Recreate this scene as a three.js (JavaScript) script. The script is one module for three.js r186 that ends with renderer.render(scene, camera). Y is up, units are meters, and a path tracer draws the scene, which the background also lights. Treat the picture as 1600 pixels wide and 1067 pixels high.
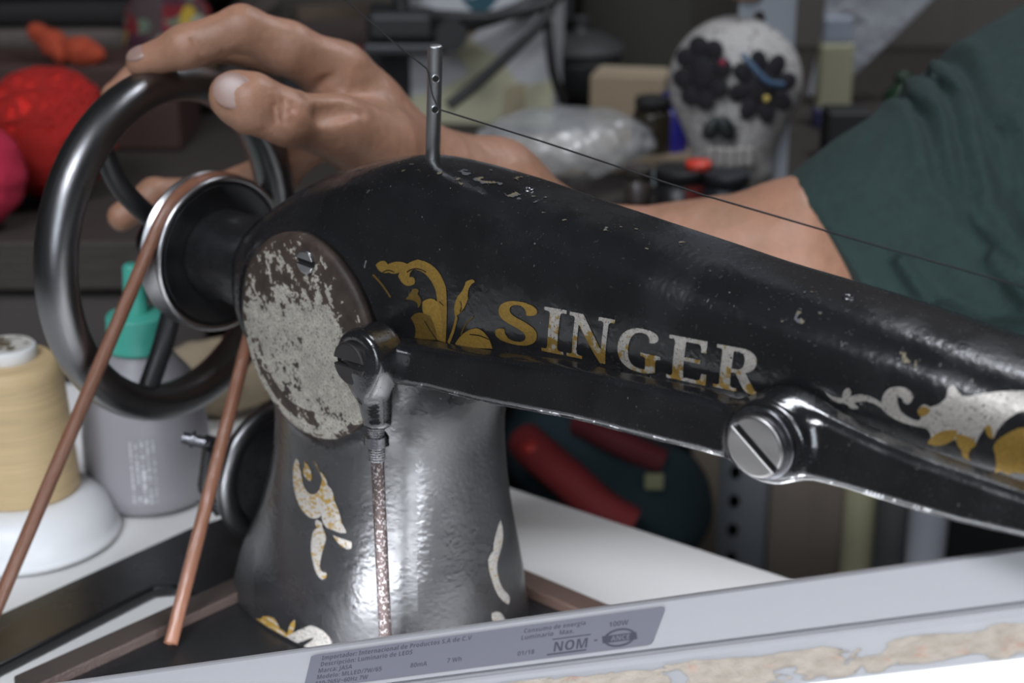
import * as THREE from 'three';
import { RectAreaLightUniformsLib } from 'three/addons/lights/RectAreaLightUniformsLib.js';
import { RoundedBoxGeometry } from 'three/addons/geometries/RoundedBoxGeometry.js';
import { mergeGeometries } from 'three/addons/utils/BufferGeometryUtils.js';
const V3 = (x, y, z) => new THREE.Vector3(x, y, z);
const clamp = THREE.MathUtils.clamp, lerp = THREE.MathUtils.lerp, sstep = THREE.MathUtils.smoothstep;

// ---------------------------------------------------------------- camera, light, exposure
const scene = new THREE.Scene();
scene.background = new THREE.Color(0.0, 0.0, 0.0);
const TABLE = 0.75, F = 2500, PITCH = 0.34449;                      // table height; focal length in pixels of the 1600 px frame
const camera = new THREE.PerspectiveCamera(2 * Math.atan(533.5 / F) * 180 / Math.PI, 1600 / 1067, 0.05, 20);
camera.position.set(0, TABLE + 0.34, 0);
camera.rotation.set(-PITCH, 0, 0);
camera.focus = 0.53; camera.userData.fStop = 9.5;
camera.updateMatrixWorld(true);
const renderer = new THREE.WebGLRenderer({ antialias: true });
renderer.toneMapping = THREE.LinearToneMapping;
renderer.toneMappingExposure = 1.0;
renderer.shadowMap.enabled = true;
RectAreaLightUniformsLib.init();
const LED_NITS = 32, TRAY_NITS = 9, TUBE_NITS = 4, ADDED_WINDOW_NITS = 3.0, ADDED_BENCH_NITS = 24, ADDED_SHELF_NITS = 17;                                // the table lamp; a ceiling lamp; an added window and two added hanging lamps
scene.add(camera);

// ---------------------------------------------------------------- measuring helpers
const cp = Math.cos(PITCH), sp = Math.sin(PITCH);
const rayOf = (px, py) => { const u = (px - 800) / F, v = (py - 533.5) / F; return V3(u, -sp - v * cp, -cp + v * sp); };
const at = (px, py, d) => rayOf(px, py).multiplyScalar(d).add(camera.position);
const onY = (px, py, y) => { const r = rayOf(px, py); return r.multiplyScalar((y - camera.position.y) / r.y).add(camera.position); };
const onZ = (px, py, z) => { const r = rayOf(px, py); return r.multiplyScalar((z - camera.position.z) / r.z).add(camera.position); };
const MACHINE = V3(0.01807, TABLE, -0.52511), TURN = -42 * Math.PI / 180;
const mX = V3(Math.cos(TURN), 0, -Math.sin(TURN)), mZ = V3(Math.sin(TURN), 0, Math.cos(TURN));
const toM = (p) => { const v = p.clone().sub(MACHINE); return V3(v.dot(mX), v.y, v.dot(mZ)); };
const mPlane = (px, py, axis, k) => { const n = axis === 'z' ? mZ : mX, r = rayOf(px, py), o = MACHINE.clone().addScaledVector(n, k).sub(camera.position); return toM(r.multiplyScalar(o.dot(n) / r.dot(n)).add(camera.position)); };
const mz = (px, py, z) => mPlane(px, py, 'z', z);
const mOnY = (px, py, y) => toM(onY(px, py, TABLE + y));

let seed = 7;
const rnd = () => { seed = (seed * 1664525 + 1013904223) >>> 0; return seed / 4294967296; };
const hash = (x, y, z) => { let h = (x * 374761393 + y * 668265263 + z * 2147483647) | 0; h = Math.imul(h ^ (h >>> 13), 1274126177); return ((h ^ (h >>> 16)) >>> 0) / 4294967296; };
function noise(x, y, z = 0) {
  const i = Math.floor(x), j = Math.floor(y), k = Math.floor(z), s = (t) => t * t * (3 - 2 * t), u = s(x - i), v = s(y - j), w = s(z - k);
  const e = (c) => lerp(lerp(hash(i, j, c), hash(i + 1, j, c), u), lerp(hash(i, j + 1, c), hash(i + 1, j + 1, c), u), v);
  return lerp(e(k), e(k + 1), w);
}
const fbm = (x, y, z = 0, o = 4) => { let a = 0.5, s = 0, t = 0; for (let i = 0; i < o; i++) { s += a * noise(x, y, z + i * 7.3); t += a; a *= 0.5; x *= 2.03; y *= 2.03; z *= 2.03; } return s / t; };

// ---------------------------------------------------------------- textures and materials
function dataTex(n, fn, { srgb = false, repeat = 1, m = n } = {}) {   // fn(u, v) -> [r, g, b] 0..1
  const d = new Uint8Array(n * m * 4);
  for (let j = 0; j < m; j++) for (let i = 0; i < n; i++) { const c = fn((i + 0.5) / n, (j + 0.5) / m), o = (j * n + i) * 4; d[o] = clamp(c[0], 0, 1) * 255; d[o + 1] = clamp(c[1], 0, 1) * 255; d[o + 2] = clamp(c[2], 0, 1) * 255; d[o + 3] = 255; }
  const t = new THREE.DataTexture(d, n, m); t.magFilter = t.minFilter = THREE.LinearFilter; t.wrapS = t.wrapT = THREE.RepeatWrapping; t.repeat.set(repeat, repeat); t.needsUpdate = true;
  if (srgb) t.colorSpace = THREE.SRGBColorSpace;
  return t;
}
const grey = (v) => [v, v, v];
const pnoise = (u, v, f, s = 0) => {                                  // tiling noise on the unit square
  const w = (a) => { const t = a - Math.floor(a); return t; }, x = w(u) * f, y = w(v) * f, i = Math.floor(x), j = Math.floor(y), q = (t) => t * t * (3 - 2 * t), a = q(x - i), b = q(y - j), g = (p, r) => hash(p % f, r % f, s);
  return lerp(lerp(g(i, j), g(i + 1, j), a), lerp(g(i, j + 1), g(i + 1, j + 1), a), b);
};
const pfbm = (u, v, f, s = 0, o = 4) => { let a = 0.5, r = 0, t = 0; for (let k = 0; k < o; k++) { r += a * pnoise(u, v, f, s + k); t += a; a *= 0.55; f *= 2; } return r / t; };
const T = {
  mottle: dataTex(512, (u, v) => grey(pfbm(u, v, 6, 3, 6))),
  grain: dataTex(512, (u, v) => grey(pfbm(u, v, 60, 9, 3))),
  streak: dataTex(512, (u, v) => grey(pfbm(u * 1, v, 1, 1, 1) * 0 + pnoise(u, v * 0.02, 200, 5) * 0.5 + pnoise(u, v * 0.1, 60, 8) * 0.5)),
  weave: dataTex(256, (u, v) => grey(0.5 + 0.25 * Math.sin(u * 256 * Math.PI / 2) + 0.25 * Math.sin(v * 256 * Math.PI / 2) * (0.6 + 0.4 * pnoise(u, v, 32, 2)))),
};
const rep = (t, k, ky = k) => { const c = t.clone(); c.repeat.set(k, ky); c.needsUpdate = true; return c; };
const lin = (r, g, b) => new THREE.Color().setRGB(r, g, b);
function std(color, roughness, extra = {}) { return new THREE.MeshStandardMaterial({ color: typeof color === 'number' ? color : lin(...color), roughness, ...extra }); }
const enamelRough = dataTex(1024, (u, v) => { const a = pfbm(u, v, 8, 21, 6), s = pnoise(u, v, 220, 4) > 0.93 ? 0.25 : 0; return grey(0.19 + 0.12 * sstep(a, 0.42, 0.72) + s); }, { repeat: 6 });
const enamelMap = dataTex(1024, (u, v) => {
  const a = pfbm(u, v, 10, 31, 5), sp1 = pnoise(u, v, 256, 77), sp2 = pnoise(u, v, 90, 54), b = 0.085 + 0.05 * a;
  const fleck = (sp1 > 0.985 ? 0.5 : 0) + (sp2 > 0.985 && a > 0.5 ? 0.35 : 0);
  return [b + fleck, b + fleck, b * 1.06 + fleck * 0.95];
}, { srgb: true, repeat: 5 });
const enamelBump = dataTex(1024, (u, v) => grey(0.6 * pfbm(u, v, 24, 41, 4) + 0.4 * pfbm(u, v, 120, 12, 2)), { repeat: 6 });
const M = {
  enamel: new THREE.MeshPhysicalMaterial({ ior: 1.65, roughness: 1, map: enamelMap, roughnessMap: enamelRough, bumpMap: enamelBump, bumpScale: 0.00018 }),
  enamelDull: new THREE.MeshPhysicalMaterial({ ior: 1.7, roughness: 1, map: rep(enamelMap, 7), roughnessMap: dataTex(512, (u, v) => grey(0.24 + 0.2 * sstep(pfbm(u, v, 6, 25, 6), 0.35, 0.7)), { repeat: 7 }), bumpMap: enamelBump, bumpScale: 0.00022 }),
  enamelWorn: new THREE.MeshPhysicalMaterial({ ior: 1.9, roughness: 0.85, map: rep(enamelMap, 9), roughnessMap: rep(enamelRough, 9), bumpMap: rep(enamelBump, 12), bumpScale: 0.00009 }),
  edgeHighlight: std([0.55, 0.55, 0.56], 0.42, { metalness: 1, roughnessMap: rep(T.mottle, 20), bumpMap: rep(T.grain, 6), bumpScale: 0.0002 }),  // pale metal standing in for the highlight on the lever's lower edge
  black: std([0.012, 0.012, 0.013], 0.55, { roughnessMap: rep(T.mottle, 3), bumpMap: rep(T.mottle, 5), bumpScale: 0.0002 }),
  darkSteel: std([0.13, 0.13, 0.14], 0.5, { metalness: 0.9, roughnessMap: rep(T.mottle, 3) }),
  steel: std([0.42, 0.42, 0.43], 0.5, { metalness: 1, roughnessMap: rep(T.mottle, 6), bumpMap: rep(T.grain, 4), bumpScale: 0.00006 }),
  brightSteel: std([0.5, 0.5, 0.51], 0.28, { metalness: 1 }),
  slot: std([0.004, 0.004, 0.004], 0.8),  // near-black, paints the shade inside screw slots and thread holes
  rustSteel: std([0.13, 0.095, 0.08], 0.7, { metalness: 0.5, roughnessMap: rep(T.mottle, 6), bumpMap: rep(T.grain, 3), bumpScale: 0.0003 }),
  laminate: std([0.76, 0.755, 0.74], 0.42, { bumpMap: rep(T.grain, 8), bumpScale: 0.00003 }),
  woodDark: std([0.07, 0.04, 0.03], 0.6, { bumpMap: rep(T.streak, 4), bumpScale: 0.0004 }),
  woodWorn: std([0.055, 0.036, 0.030], 0.6, { bumpMap: rep(T.streak, 4), bumpScale: 0.0004 }),
};

// ---------------------------------------------------------------- naming
const taken = {};
const numbered = (n) => { const k = taken[n] = (taken[n] ?? -1) + 1; return k ? n + '_' + String(k).padStart(3, '0') : n; };
const shade = (o) => { o.castShadow = o.receiveShadow = true; return o; };
function tag(o, label, category, group) { Object.assign(o.userData, { label, category }); if (group) o.userData.group = group; return o; }
function thing(name, label, category, p = V3(0, 0, 0), turn = 0, group) { const o = new THREE.Group(); o.name = numbered(name); o.position.copy(p); o.rotation.y = turn; scene.add(o); return tag(o, label, category, group); }
function part(name, g, m, parent, label) { const o = shade(new THREE.Mesh(g, m)); o.name = name; parent.add(o); if (label) o.userData.label = label; return o; }
function solo(name, g, m, label, category, p, turn = 0, group) { const o = shade(new THREE.Mesh(g, m)); o.name = numbered(name); if (p) o.position.copy(p); o.rotation.y = turn; scene.add(o); return tag(o, label, category, group); }
function struct(name, g, m, p) { const o = shade(new THREE.Mesh(g, m)); o.name = name; if (p) o.position.copy(p); o.userData.kind = 'structure'; scene.add(o); return o; }

// ---------------------------------------------------------------- geometry helpers
const box = (w, h, d, x = 0, y = 0, z = 0, r = 0.002) => { const g = new RoundedBoxGeometry(w, h, d, 2, Math.min(r, w / 2.01, h / 2.01, d / 2.01)); g.translate(x, y, z); return g; };
const cyl = (r1, r2, h, n = 40) => new THREE.CylinderGeometry(r1, r2, h, n, 1);
const lathe = (pts, n = 64) => new THREE.LatheGeometry(pts.map(([r, y]) => new THREE.Vector2(Math.max(r, 1e-5), y)), n);
const along = (g, axis) => { if (axis === 'x') g.rotateZ(-Math.PI / 2); if (axis === 'z') g.rotateX(Math.PI / 2); return g; };
const move = (g, x, y, z) => { g.translate(x, y, z); return g; };
const curve = (pts, closed = false) => new THREE.CatmullRomCurve3(pts, closed, 'centripetal');
const tube = (pts, r, n = 64, k = 10, closed = false) => new THREE.TubeGeometry(curve(pts, closed), n, r, k, closed);
const merge = (a) => mergeGeometries(a.map((g) => { const c = g.index ? g.toNonIndexed() : g; for (const k of Object.keys(c.attributes)) if (!['position', 'normal', 'uv'].includes(k)) c.deleteAttribute(k); return c; }));
const prism = (pts, h, bevel = 0.001) => { const s = new THREE.Shape(pts.map(([x, y]) => new THREE.Vector2(x, y))); return new THREE.ExtrudeGeometry(s, { depth: h - 2 * bevel, bevelThickness: bevel, bevelSize: bevel, bevelOffset: -bevel, bevelSegments: 2, curveSegments: 16 }).translate(0, 0, bevel); };
const slab = (pts, y0, y1, bevel = 0.001) => prism(pts.map(([x, z]) => [x, -z]), y1 - y0, bevel).rotateX(-Math.PI / 2).translate(0, y0, 0);  // a plan outline in x, z
function bar(a, b, r1, r2 = r1, n = 24) { const d = b.clone().sub(a), g = cyl(r2, r1, d.length(), n); g.applyQuaternion(new THREE.Quaternion().setFromUnitVectors(V3(0, 1, 0), d.clone().normalize())); return g.translate((a.x + b.x) / 2, (a.y + b.y) / 2, (a.z + b.z) / 2); }
const interp = (tab) => (x) => { if (x <= tab[0][0]) return tab[0][1]; for (let i = 1; i < tab.length; i++) if (x <= tab[i][0]) { const [a, p] = tab[i - 1], [b, q] = tab[i]; const t = (x - a) / (b - a); 
  const pm = i > 1 ? tab[i - 2] : tab[i - 1], pn = i < tab.length - 1 ? tab[i + 1] : tab[i]; const m0 = (q - pm[1]) / (b - pm[0]) * (b - a), m1 = (pn[1] - p) / (pn[0] - a) * (b - a), t2 = t * t, t3 = t2 * t;
  return (2 * t3 - 3 * t2 + 1) * p + (t3 - 2 * t2 + t) * m0 + (-2 * t3 + 3 * t2) * q + (t3 - t2) * m1; } return tab[tab.length - 1][1]; };
const smin = (a, b, k) => { const h = Math.max(k - Math.abs(a - b), 0) / k; return Math.min(a, b) - h * h * k * 0.25; };
const smax = (a, b, k) => -smin(-a, -b, k);
// a surface where f = 0, from a grid of cells (surface nets), pulled onto the surface, with normals from the field and uv in metres
function surface(f, lo, hi, cell, uvScale = 1) {
  const n = [0, 1, 2].map((k) => Math.ceil((hi[k] - lo[k]) / cell) + 1), [nx, ny, nz] = n, val = new Float32Array(nx * ny * nz), id = (i, j, k) => i + nx * (j + ny * k);
  for (let k = 0; k < nz; k++) for (let j = 0; j < ny; j++) for (let i = 0; i < nx; i++) val[id(i, j, k)] = f(lo[0] + i * cell, lo[1] + j * cell, lo[2] + k * cell);
  const vid = new Int32Array(nx * ny * nz).fill(-1), P = [], N = [], I = [], e = cell * 0.2;
  const grad = (x, y, z) => { const g = [f(x + e, y, z) - f(x - e, y, z), f(x, y + e, z) - f(x, y - e, z), f(x, y, z + e) - f(x, y, z - e)]; return g.map((q) => q / (2 * e)); };
  for (let k = 0; k < nz - 1; k++) for (let j = 0; j < ny - 1; j++) for (let i = 0; i < nx - 1; i++) {
    let s = [0, 0, 0], c = 0, inside = 0;
    for (let q = 0; q < 8; q++) if (val[id(i + (q & 1), j + (q >> 1 & 1), k + (q >> 2))] < 0) inside++;
    if (inside === 0 || inside === 8) continue;
    for (let ax = 0; ax < 3; ax++) for (let q = 0; q < 4; q++) {
      const o = [0, 0, 0], b1 = (ax + 1) % 3, b2 = (ax + 2) % 3; o[b1] = q & 1; o[b2] = q >> 1; const p = [...o]; p[ax] = 1;
      const va = val[id(i + o[0], j + o[1], k + o[2])], vb = val[id(i + p[0], j + p[1], k + p[2])];
      if ((va < 0) === (vb < 0)) continue;
      const t = va / (va - vb); for (let r = 0; r < 3; r++) s[r] += o[r] + (p[r] - o[r]) * t; c++;
    }
    let p = [lo[0] + (i + s[0] / c) * cell, lo[1] + (j + s[1] / c) * cell, lo[2] + (k + s[2] / c) * cell], g;
    for (let it = 0; it < 3; it++) { g = grad(...p); const l = g[0] * g[0] + g[1] * g[1] + g[2] * g[2] || 1, d = clamp(f(...p) / l, -cell * 60, cell * 60), st = clamp(d * Math.sqrt(l), -cell, cell) / Math.sqrt(l); for (let r = 0; r < 3; r++) p[r] -= g[r] * st; }
    g = grad(...p); const l = Math.hypot(...g) || 1; vid[id(i, j, k)] = P.length / 3; P.push(...p); N.push(g[0] / l, g[1] / l, g[2] / l);
  }
  for (let k = 1; k < nz - 1; k++) for (let j = 1; j < ny - 1; j++) for (let i = 1; i < nx - 1; i++) {
    const a = val[id(i, j, k)] < 0, put = (b, v0, v1, v2, v3) => { if (a === b || v0 < 0 || v1 < 0 || v2 < 0 || v3 < 0) return; a ? I.push(v0, v1, v2, v0, v2, v3) : I.push(v0, v2, v1, v0, v3, v2); };
    put(val[id(i + 1, j, k)] < 0, vid[id(i, j - 1, k - 1)], vid[id(i, j, k - 1)], vid[id(i, j, k)], vid[id(i, j - 1, k)]);
    put(val[id(i, j + 1, k)] < 0, vid[id(i - 1, j, k - 1)], vid[id(i - 1, j, k)], vid[id(i, j, k)], vid[id(i, j, k - 1)]);
    put(val[id(i, j, k + 1)] < 0, vid[id(i - 1, j - 1, k)], vid[id(i, j - 1, k)], vid[id(i, j, k)], vid[id(i - 1, j, k)]);
  }
  const p2 = new Float32Array(I.length * 3), n2 = new Float32Array(I.length * 3), uv = new Float32Array(I.length * 2);
  for (let t = 0; t < I.length; t += 3) {
    const m = [0, 0, 0]; for (let q = 0; q < 3; q++) for (let r = 0; r < 3; r++) m[r] += Math.abs(N[I[t + q] * 3 + r]);
    const ax = m.indexOf(Math.max(...m));
    for (let q = 0; q < 3; q++) { const v = I[t + q] * 3, o = (t + q) * 3; for (let r = 0; r < 3; r++) { p2[o + r] = P[v + r]; n2[o + r] = N[v + r]; } uv[(t + q) * 2] = P[v + (ax === 0 ? 2 : 0)] * uvScale; uv[(t + q) * 2 + 1] = P[v + (ax === 1 ? 2 : 1)] * uvScale; }
  }
  const g = new THREE.BufferGeometry(); g.setAttribute('position', new THREE.BufferAttribute(p2, 3)); g.setAttribute('normal', new THREE.BufferAttribute(n2, 3)); g.setAttribute('uv', new THREE.BufferAttribute(uv, 2));
  return g;
}
const dCap = (p, a, b, ra, rb) => { const bx = b.x - a.x, by = b.y - a.y, bz = b.z - a.z, t = clamp(((p[0] - a.x) * bx + (p[1] - a.y) * by + (p[2] - a.z) * bz) / (bx * bx + by * by + bz * bz), 0, 1), q = sstep(t, 0, 1) * 0 + t; return Math.hypot(p[0] - a.x - bx * t, p[1] - a.y - by * t, p[2] - a.z - bz * t) - lerp(ra, rb, q); };
const dEll = (x, y, z, c, r) => { const q = Math.hypot((x - c[0]) / r[0], (y - c[1]) / r[1], (z - c[2]) / r[2]); return (q - 1) * Math.min(...r); };
function canvas(w, h) { const c = document.createElement('canvas'); c.width = w; c.height = h; return [c, c.getContext('2d')]; }
function canvasTex(c) { const t = new THREE.CanvasTexture(c); t.colorSpace = THREE.SRGBColorSpace; t.magFilter = t.minFilter = THREE.LinearFilter; return t; }

// ---------------------------------------------------------------- the room
const FLOOR = 0, BENCH = TABLE + 0.085, BACK = -1.75;
const wallM = std([0.085, 0.075, 0.065], 0.9, { bumpMap: rep(T.mottle, 4), bumpScale: 0.003 });
const floorM = std([0.05, 0.045, 0.04], 0.8, { bumpMap: rep(T.mottle, 4), bumpScale: 0.002 });
struct('floor', new THREE.BoxGeometry(4.2, 0.1, 4.2), floorM, V3(0, -0.05, -0.1));
struct('ceiling', new THREE.BoxGeometry(4.2, 0.1, 4.2), std([0.3, 0.3, 0.29], 0.9), V3(0, 2.55, -0.1));
struct('wall_back', new THREE.BoxGeometry(4.2, 2.5, 0.1), wallM, V3(0, 1.25, BACK - 0.05));
struct('wall_front', new THREE.BoxGeometry(4.2, 2.5, 0.1), std([0.12, 0.115, 0.11], 0.9), V3(0, 1.25, 1.95));
struct('wall_left', new THREE.BoxGeometry(0.1, 2.5, 3.65), wallM, V3(-2.05, 1.25, 0.075));
struct('wall_right', new THREE.BoxGeometry(0.1, 2.5, 3.65), wallM, V3(2.05, 1.25, 0.075));

// a ceiling lamp, and two hanging lamps added to brighten the things below
function ceilingLamp(x, z, w, d, nits, label, y = 2.5) {
  const t = thing('ceiling_lamp', label, 'lamp', V3(x, y, z));
  part('housing', box(w + 0.04, 0.05, d + 0.04, 0, -0.025, 0, 0.01), std([0.7, 0.7, 0.7], 0.5), t);
  part('diffuser', box(w, 0.02, d, 0, -0.058, 0, 0.006), std([0.8, 0.8, 0.8], 0.6, { emissive: lin(0.9, 0.95, 1), emissiveIntensity: 1.5 }), t);
  const l = new THREE.RectAreaLight(0xf2f6ff, nits, w, d); l.position.set(x, y - 0.075, z); l.rotation.x = -Math.PI / 2; l.name = 'ceiling_lamp_light'; scene.add(l);
  if (y < 2.5) for (const s of [-0.4, 0.4]) part('hanging_rod', bar(V3(w * s, 0, 0), V3(w * s, 2.5 - y, 0), 0.004), M.steel, t);
}
ceilingLamp(-0.4, 0.5, 1.2, 0.25, TUBE_NITS, 'long white ceiling lamp above and behind the photographer on the left');
ceilingLamp(-0.38, 0.12, 0.4, 0.4, ADDED_BENCH_NITS, 'unseen square white lamp added on rods over the front of the table', 1.85);  // added lamp, lights yarn and hand from the front
ceilingLamp(0.45, -0.95, 0.35, 0.35, ADDED_SHELF_NITS, 'unseen square white lamp added on rods over the right end of the bench', 1.95);  // added lamp, brightens the bench and what stands on it

// added unseen window behind the camera, put in to brighten front faces
{
  const w = struct('window_1', box(1.34, 1.14, 0.05, 0, 0, 0, 0.01), std([0.6, 0.6, 0.58], 0.5), V3(-0.55, 1.75, 1.885));
  part('glow_pane', box(1.2, 1.0, 0.01, 0, 0, -0.026, 0.002), std([0.6, 0.65, 0.7], 0.2, { emissive: lin(0.85, 0.93, 1), emissiveIntensity: 2 }), w);
  const l = new THREE.RectAreaLight(0xeaf2ff, ADDED_WINDOW_NITS, 1.2, 1.0); l.position.set(-0.55, 1.75, 1.845); l.name = 'added_window_light'; scene.add(l);
}

// ---------------------------------------------------------------- the white table
const tB = V3(0.7933, 0, 0.6088);                                   // direction of its long back edge
{
  const t = thing('work_table', 'white laminate work table under the old black sewing machine', 'table', V3(0, 0, 0));
  const a = onY(1030, 836, TABLE), l = a.clone().addScaledVector(tB, -0.42), r = a.clone().addScaledVector(tB, 0.56), n = V3(-0.6088, 0, 0.7933);
  l.lerp(r, (-0.876 - l.z) / (r.z - l.z)); const p = [l, r, r.clone().addScaledVector(n, 0.42), V3(-0.42, TABLE, -0.36), V3(-0.62, TABLE, -0.56), V3(-0.62, TABLE, -0.876)];
  part('tabletop', slab(p.map((q) => [q.x, q.z]), TABLE - 0.025, TABLE, 0.0015), M.laminate, t);
  for (const q of [p[1], p[2], p[3], p[5]]) { const c = q.clone().lerp(V3(-0.2, TABLE, -0.6), 0.14); part('leg', box(0.04, TABLE - 0.026, 0.04, c.x, (TABLE - 0.026) / 2, c.z, 0.003), std([0.2, 0.2, 0.2], 0.5), t); }
}

// ---------------------------------------------------------------- the sewing machine
const machine = thing('sewing_machine', 'old black enamel sewing machine with gold lettering on its arm', 'sewing machine', MACHINE, TURN);
const mTop = interp([[-0.1600, 0.150], [-0.1560, 0.1605], [-0.1496, 0.1685], [-0.1412, 0.1765], [-0.1252, 0.1870], [-0.1028, 0.1977], [-0.0748, 0.2056], [-0.0552, 0.2072], [-0.0243, 0.2058], [0.0046, 0.2026], [0.0318, 0.2], [0.0574, 0.1976], [0.0816, 0.1953], [0.1258, 0.1928], [0.1656, 0.189], [0.26, 0.182]]);
const mBot = interp([[-0.16, 0.140], [-0.15, 0.124], [-0.14, 0.117], [-0.12, 0.115], [-0.03, 0.128], [0, 0.138], [0.065, 0.148], [0.11, 0.1505], [0.16, 0.151], [0.26, 0.151]]);
const mWide = interp([[-0.165, 0.018], [-0.155, 0.0235], [-0.14, 0.0275], [-0.12, 0.0285], [0.05, 0.0275], [0.18, 0.0245], [0.26, 0.023]]);
const pA = interp([[0, 0.068], [0.01, 0.067], [0.025, 0.0645], [0.04, 0.060], [0.055, 0.0555], [0.07, 0.052], [0.085, 0.050], [0.1, 0.0495], [0.12, 0.0505], [0.15, 0.05]]);
const pB = interp([[0, 0.05], [0.01, 0.049], [0.025, 0.0465], [0.04, 0.0435], [0.055, 0.0405], [0.07, 0.038], [0.085, 0.0365], [0.1, 0.036], [0.12, 0.036], [0.15, 0.03]]);
const pC = interp([[0, -0.107], [0.025, -0.104], [0.05, -0.1], [0.08, -0.097], [0.15, -0.096]]);
const DISC = V3(-0.0985, 0.1385, 0.0325);
function body(x, y, z) {
  const t = mTop(x), b = mBot(x), yc = (t + b) / 2, h = (t - b) / 2, w = mWide(x), n = 2.7;
  let d = (Math.pow(Math.pow(Math.abs(y - yc) / h, n) + Math.pow(Math.abs(z) / w, n), 1 / n) - 1) * Math.min(h, w);
  d = smax(smax(d, -0.1575 - x, 0.012), x - 0.25, 0.01);
  const a = pA(y), c = pB(y), q = (Math.pow(Math.pow(Math.abs(x - pC(y)) / a, 2.5) + Math.pow(Math.abs(z + 0.006) / c, 2.5), 1 / 2.5) - 1) * Math.min(a, c);
  d = smin(d, smax(q, y - 0.16, 0.02), 0.022);
  const boss = smax(Math.hypot(x - DISC.x, y - DISC.y) - 0.0385, Math.abs(z - 0.012) - 0.0175, 0.004);
  d = smin(d, boss, 0.008);
  return smax(d, 0.0085 - y, 0.002);
}
{ // one casting; the column's lacquer has gone dull below the arm
  const g = surface(body, [-0.186, 0.002, -0.07], [0.262, 0.22, 0.062], 0.0024), p = g.attributes.position.array, tri = [[], []];
  for (let i = 0; i < p.length / 9; i++) { const y = (p[i * 9 + 1] + p[i * 9 + 4] + p[i * 9 + 7]) / 3, x = p[i * 9]; tri[y < 0.118 + 0.012 * (noise(x * 90, 1, p[i * 9 + 2] * 90) - 0.5) && x < -0.01 ? 1 : 0].push(i * 3, i * 3 + 1, i * 3 + 2); }
  g.setIndex([...tri[0], ...tri[1]]); g.addGroup(0, tri[0].length, 0); g.addGroup(tri[0].length, tri[1].length, 1);
  part('body', g, [M.enamel, M.enamelDull], machine);
}

// print and scrolls lying on the enamel: a sheet that follows the body along a direction of the machine
function onBody(o, dir, from = 0.09) { let lo = -from, hi = from; const f = (t) => body(o.x + dir.x * t, o.y + dir.y * t, o.z + dir.z * t); let t = -from; for (; t < from; t += 0.002) if (f(t) < 0.004 && f(t + 0.002) < 0) break; lo = t; hi = t + 0.004; for (let i = 0; i < 24; i++) { const m = (lo + hi) / 2; f(m) < 0 ? hi = m : lo = m; } return (lo + hi) / 2; }
function decal(name, tex, origin, U, W, w, h, nu, nv, dir, mat) {    // origin: lower left corner; U, W: unit axes; dir: into the body
  const g = new THREE.PlaneGeometry(1, 1, nu, nv), p = g.attributes.position, nn = g.attributes.normal, e = 0.0006;
  for (let i = 0; i < p.count; i++) {
    const o = origin.clone().addScaledVector(U, (p.getX(i) + 0.5) * w).addScaledVector(W, (p.getY(i) + 0.5) * h), t = onBody(o, dir); o.addScaledVector(dir, t);
    const gr = V3(body(o.x + e, o.y, o.z) - body(o.x - e, o.y, o.z), body(o.x, o.y + e, o.z) - body(o.x, o.y - e, o.z), body(o.x, o.y, o.z + e) - body(o.x, o.y, o.z - e)).normalize();
    o.addScaledVector(gr, 0.00025); p.setXYZ(i, o.x, o.y, o.z); nn.setXYZ(i, gr.x, gr.y, gr.z);
  }
  const m = new THREE.MeshStandardMaterial({ map: tex, alphaTest: 0.5, roughness: 0.42, metalness: 0.55, bumpMap: rep(T.grain, 3), bumpScale: 0.0001, side: THREE.DoubleSide, ...mat });
  return part(name, g, m, machine);
}
// gold that has worn to silver in patches: recolours what is drawn on a canvas
function gild(ctx, w, h, silver, wear = 0.5) {
  const im = ctx.getImageData(0, 0, w, h), d = im.data;
  for (let j = 0; j < h; j++) for (let i = 0; i < w; i++) {
    const o = (j * w + i) * 4; if (d[o + 3] < 40) { d[o] = 120; d[o + 1] = 95; d[o + 2] = 40; d[o + 3] = 0; continue; }
    const tone = d[o] / 255, s = silver(i / w, j / h, d[o + 1] / 255) + (fbm(i / 14, j / 14, 3) - 0.5) * 0.9, k = sstep(s, 0.42, 0.58), f = 0.85 + 0.3 * fbm(i / 5, j / 5, 8), chip = fbm(i / 3.2, j / 3.2, 5, 3) + k * 0.07;
    const gold = [160 * tone, 128 * tone, 60 * tone], sil = [176, 171, 164];
    for (let c = 0; c < 3; c++) d[o + c] = clamp(lerp(gold[c], sil[c], k) * f, 0, 255);
    d[o + 3] = chip > 1 - wear * 0.42 ? 0 : 255;
  }
  ctx.putImageData(im, 0, 0);
}
const ARM0 = { x0: -0.072, x1: 0.205, y0: 0.150, y1: 0.187, z: 0.0275 };
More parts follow.
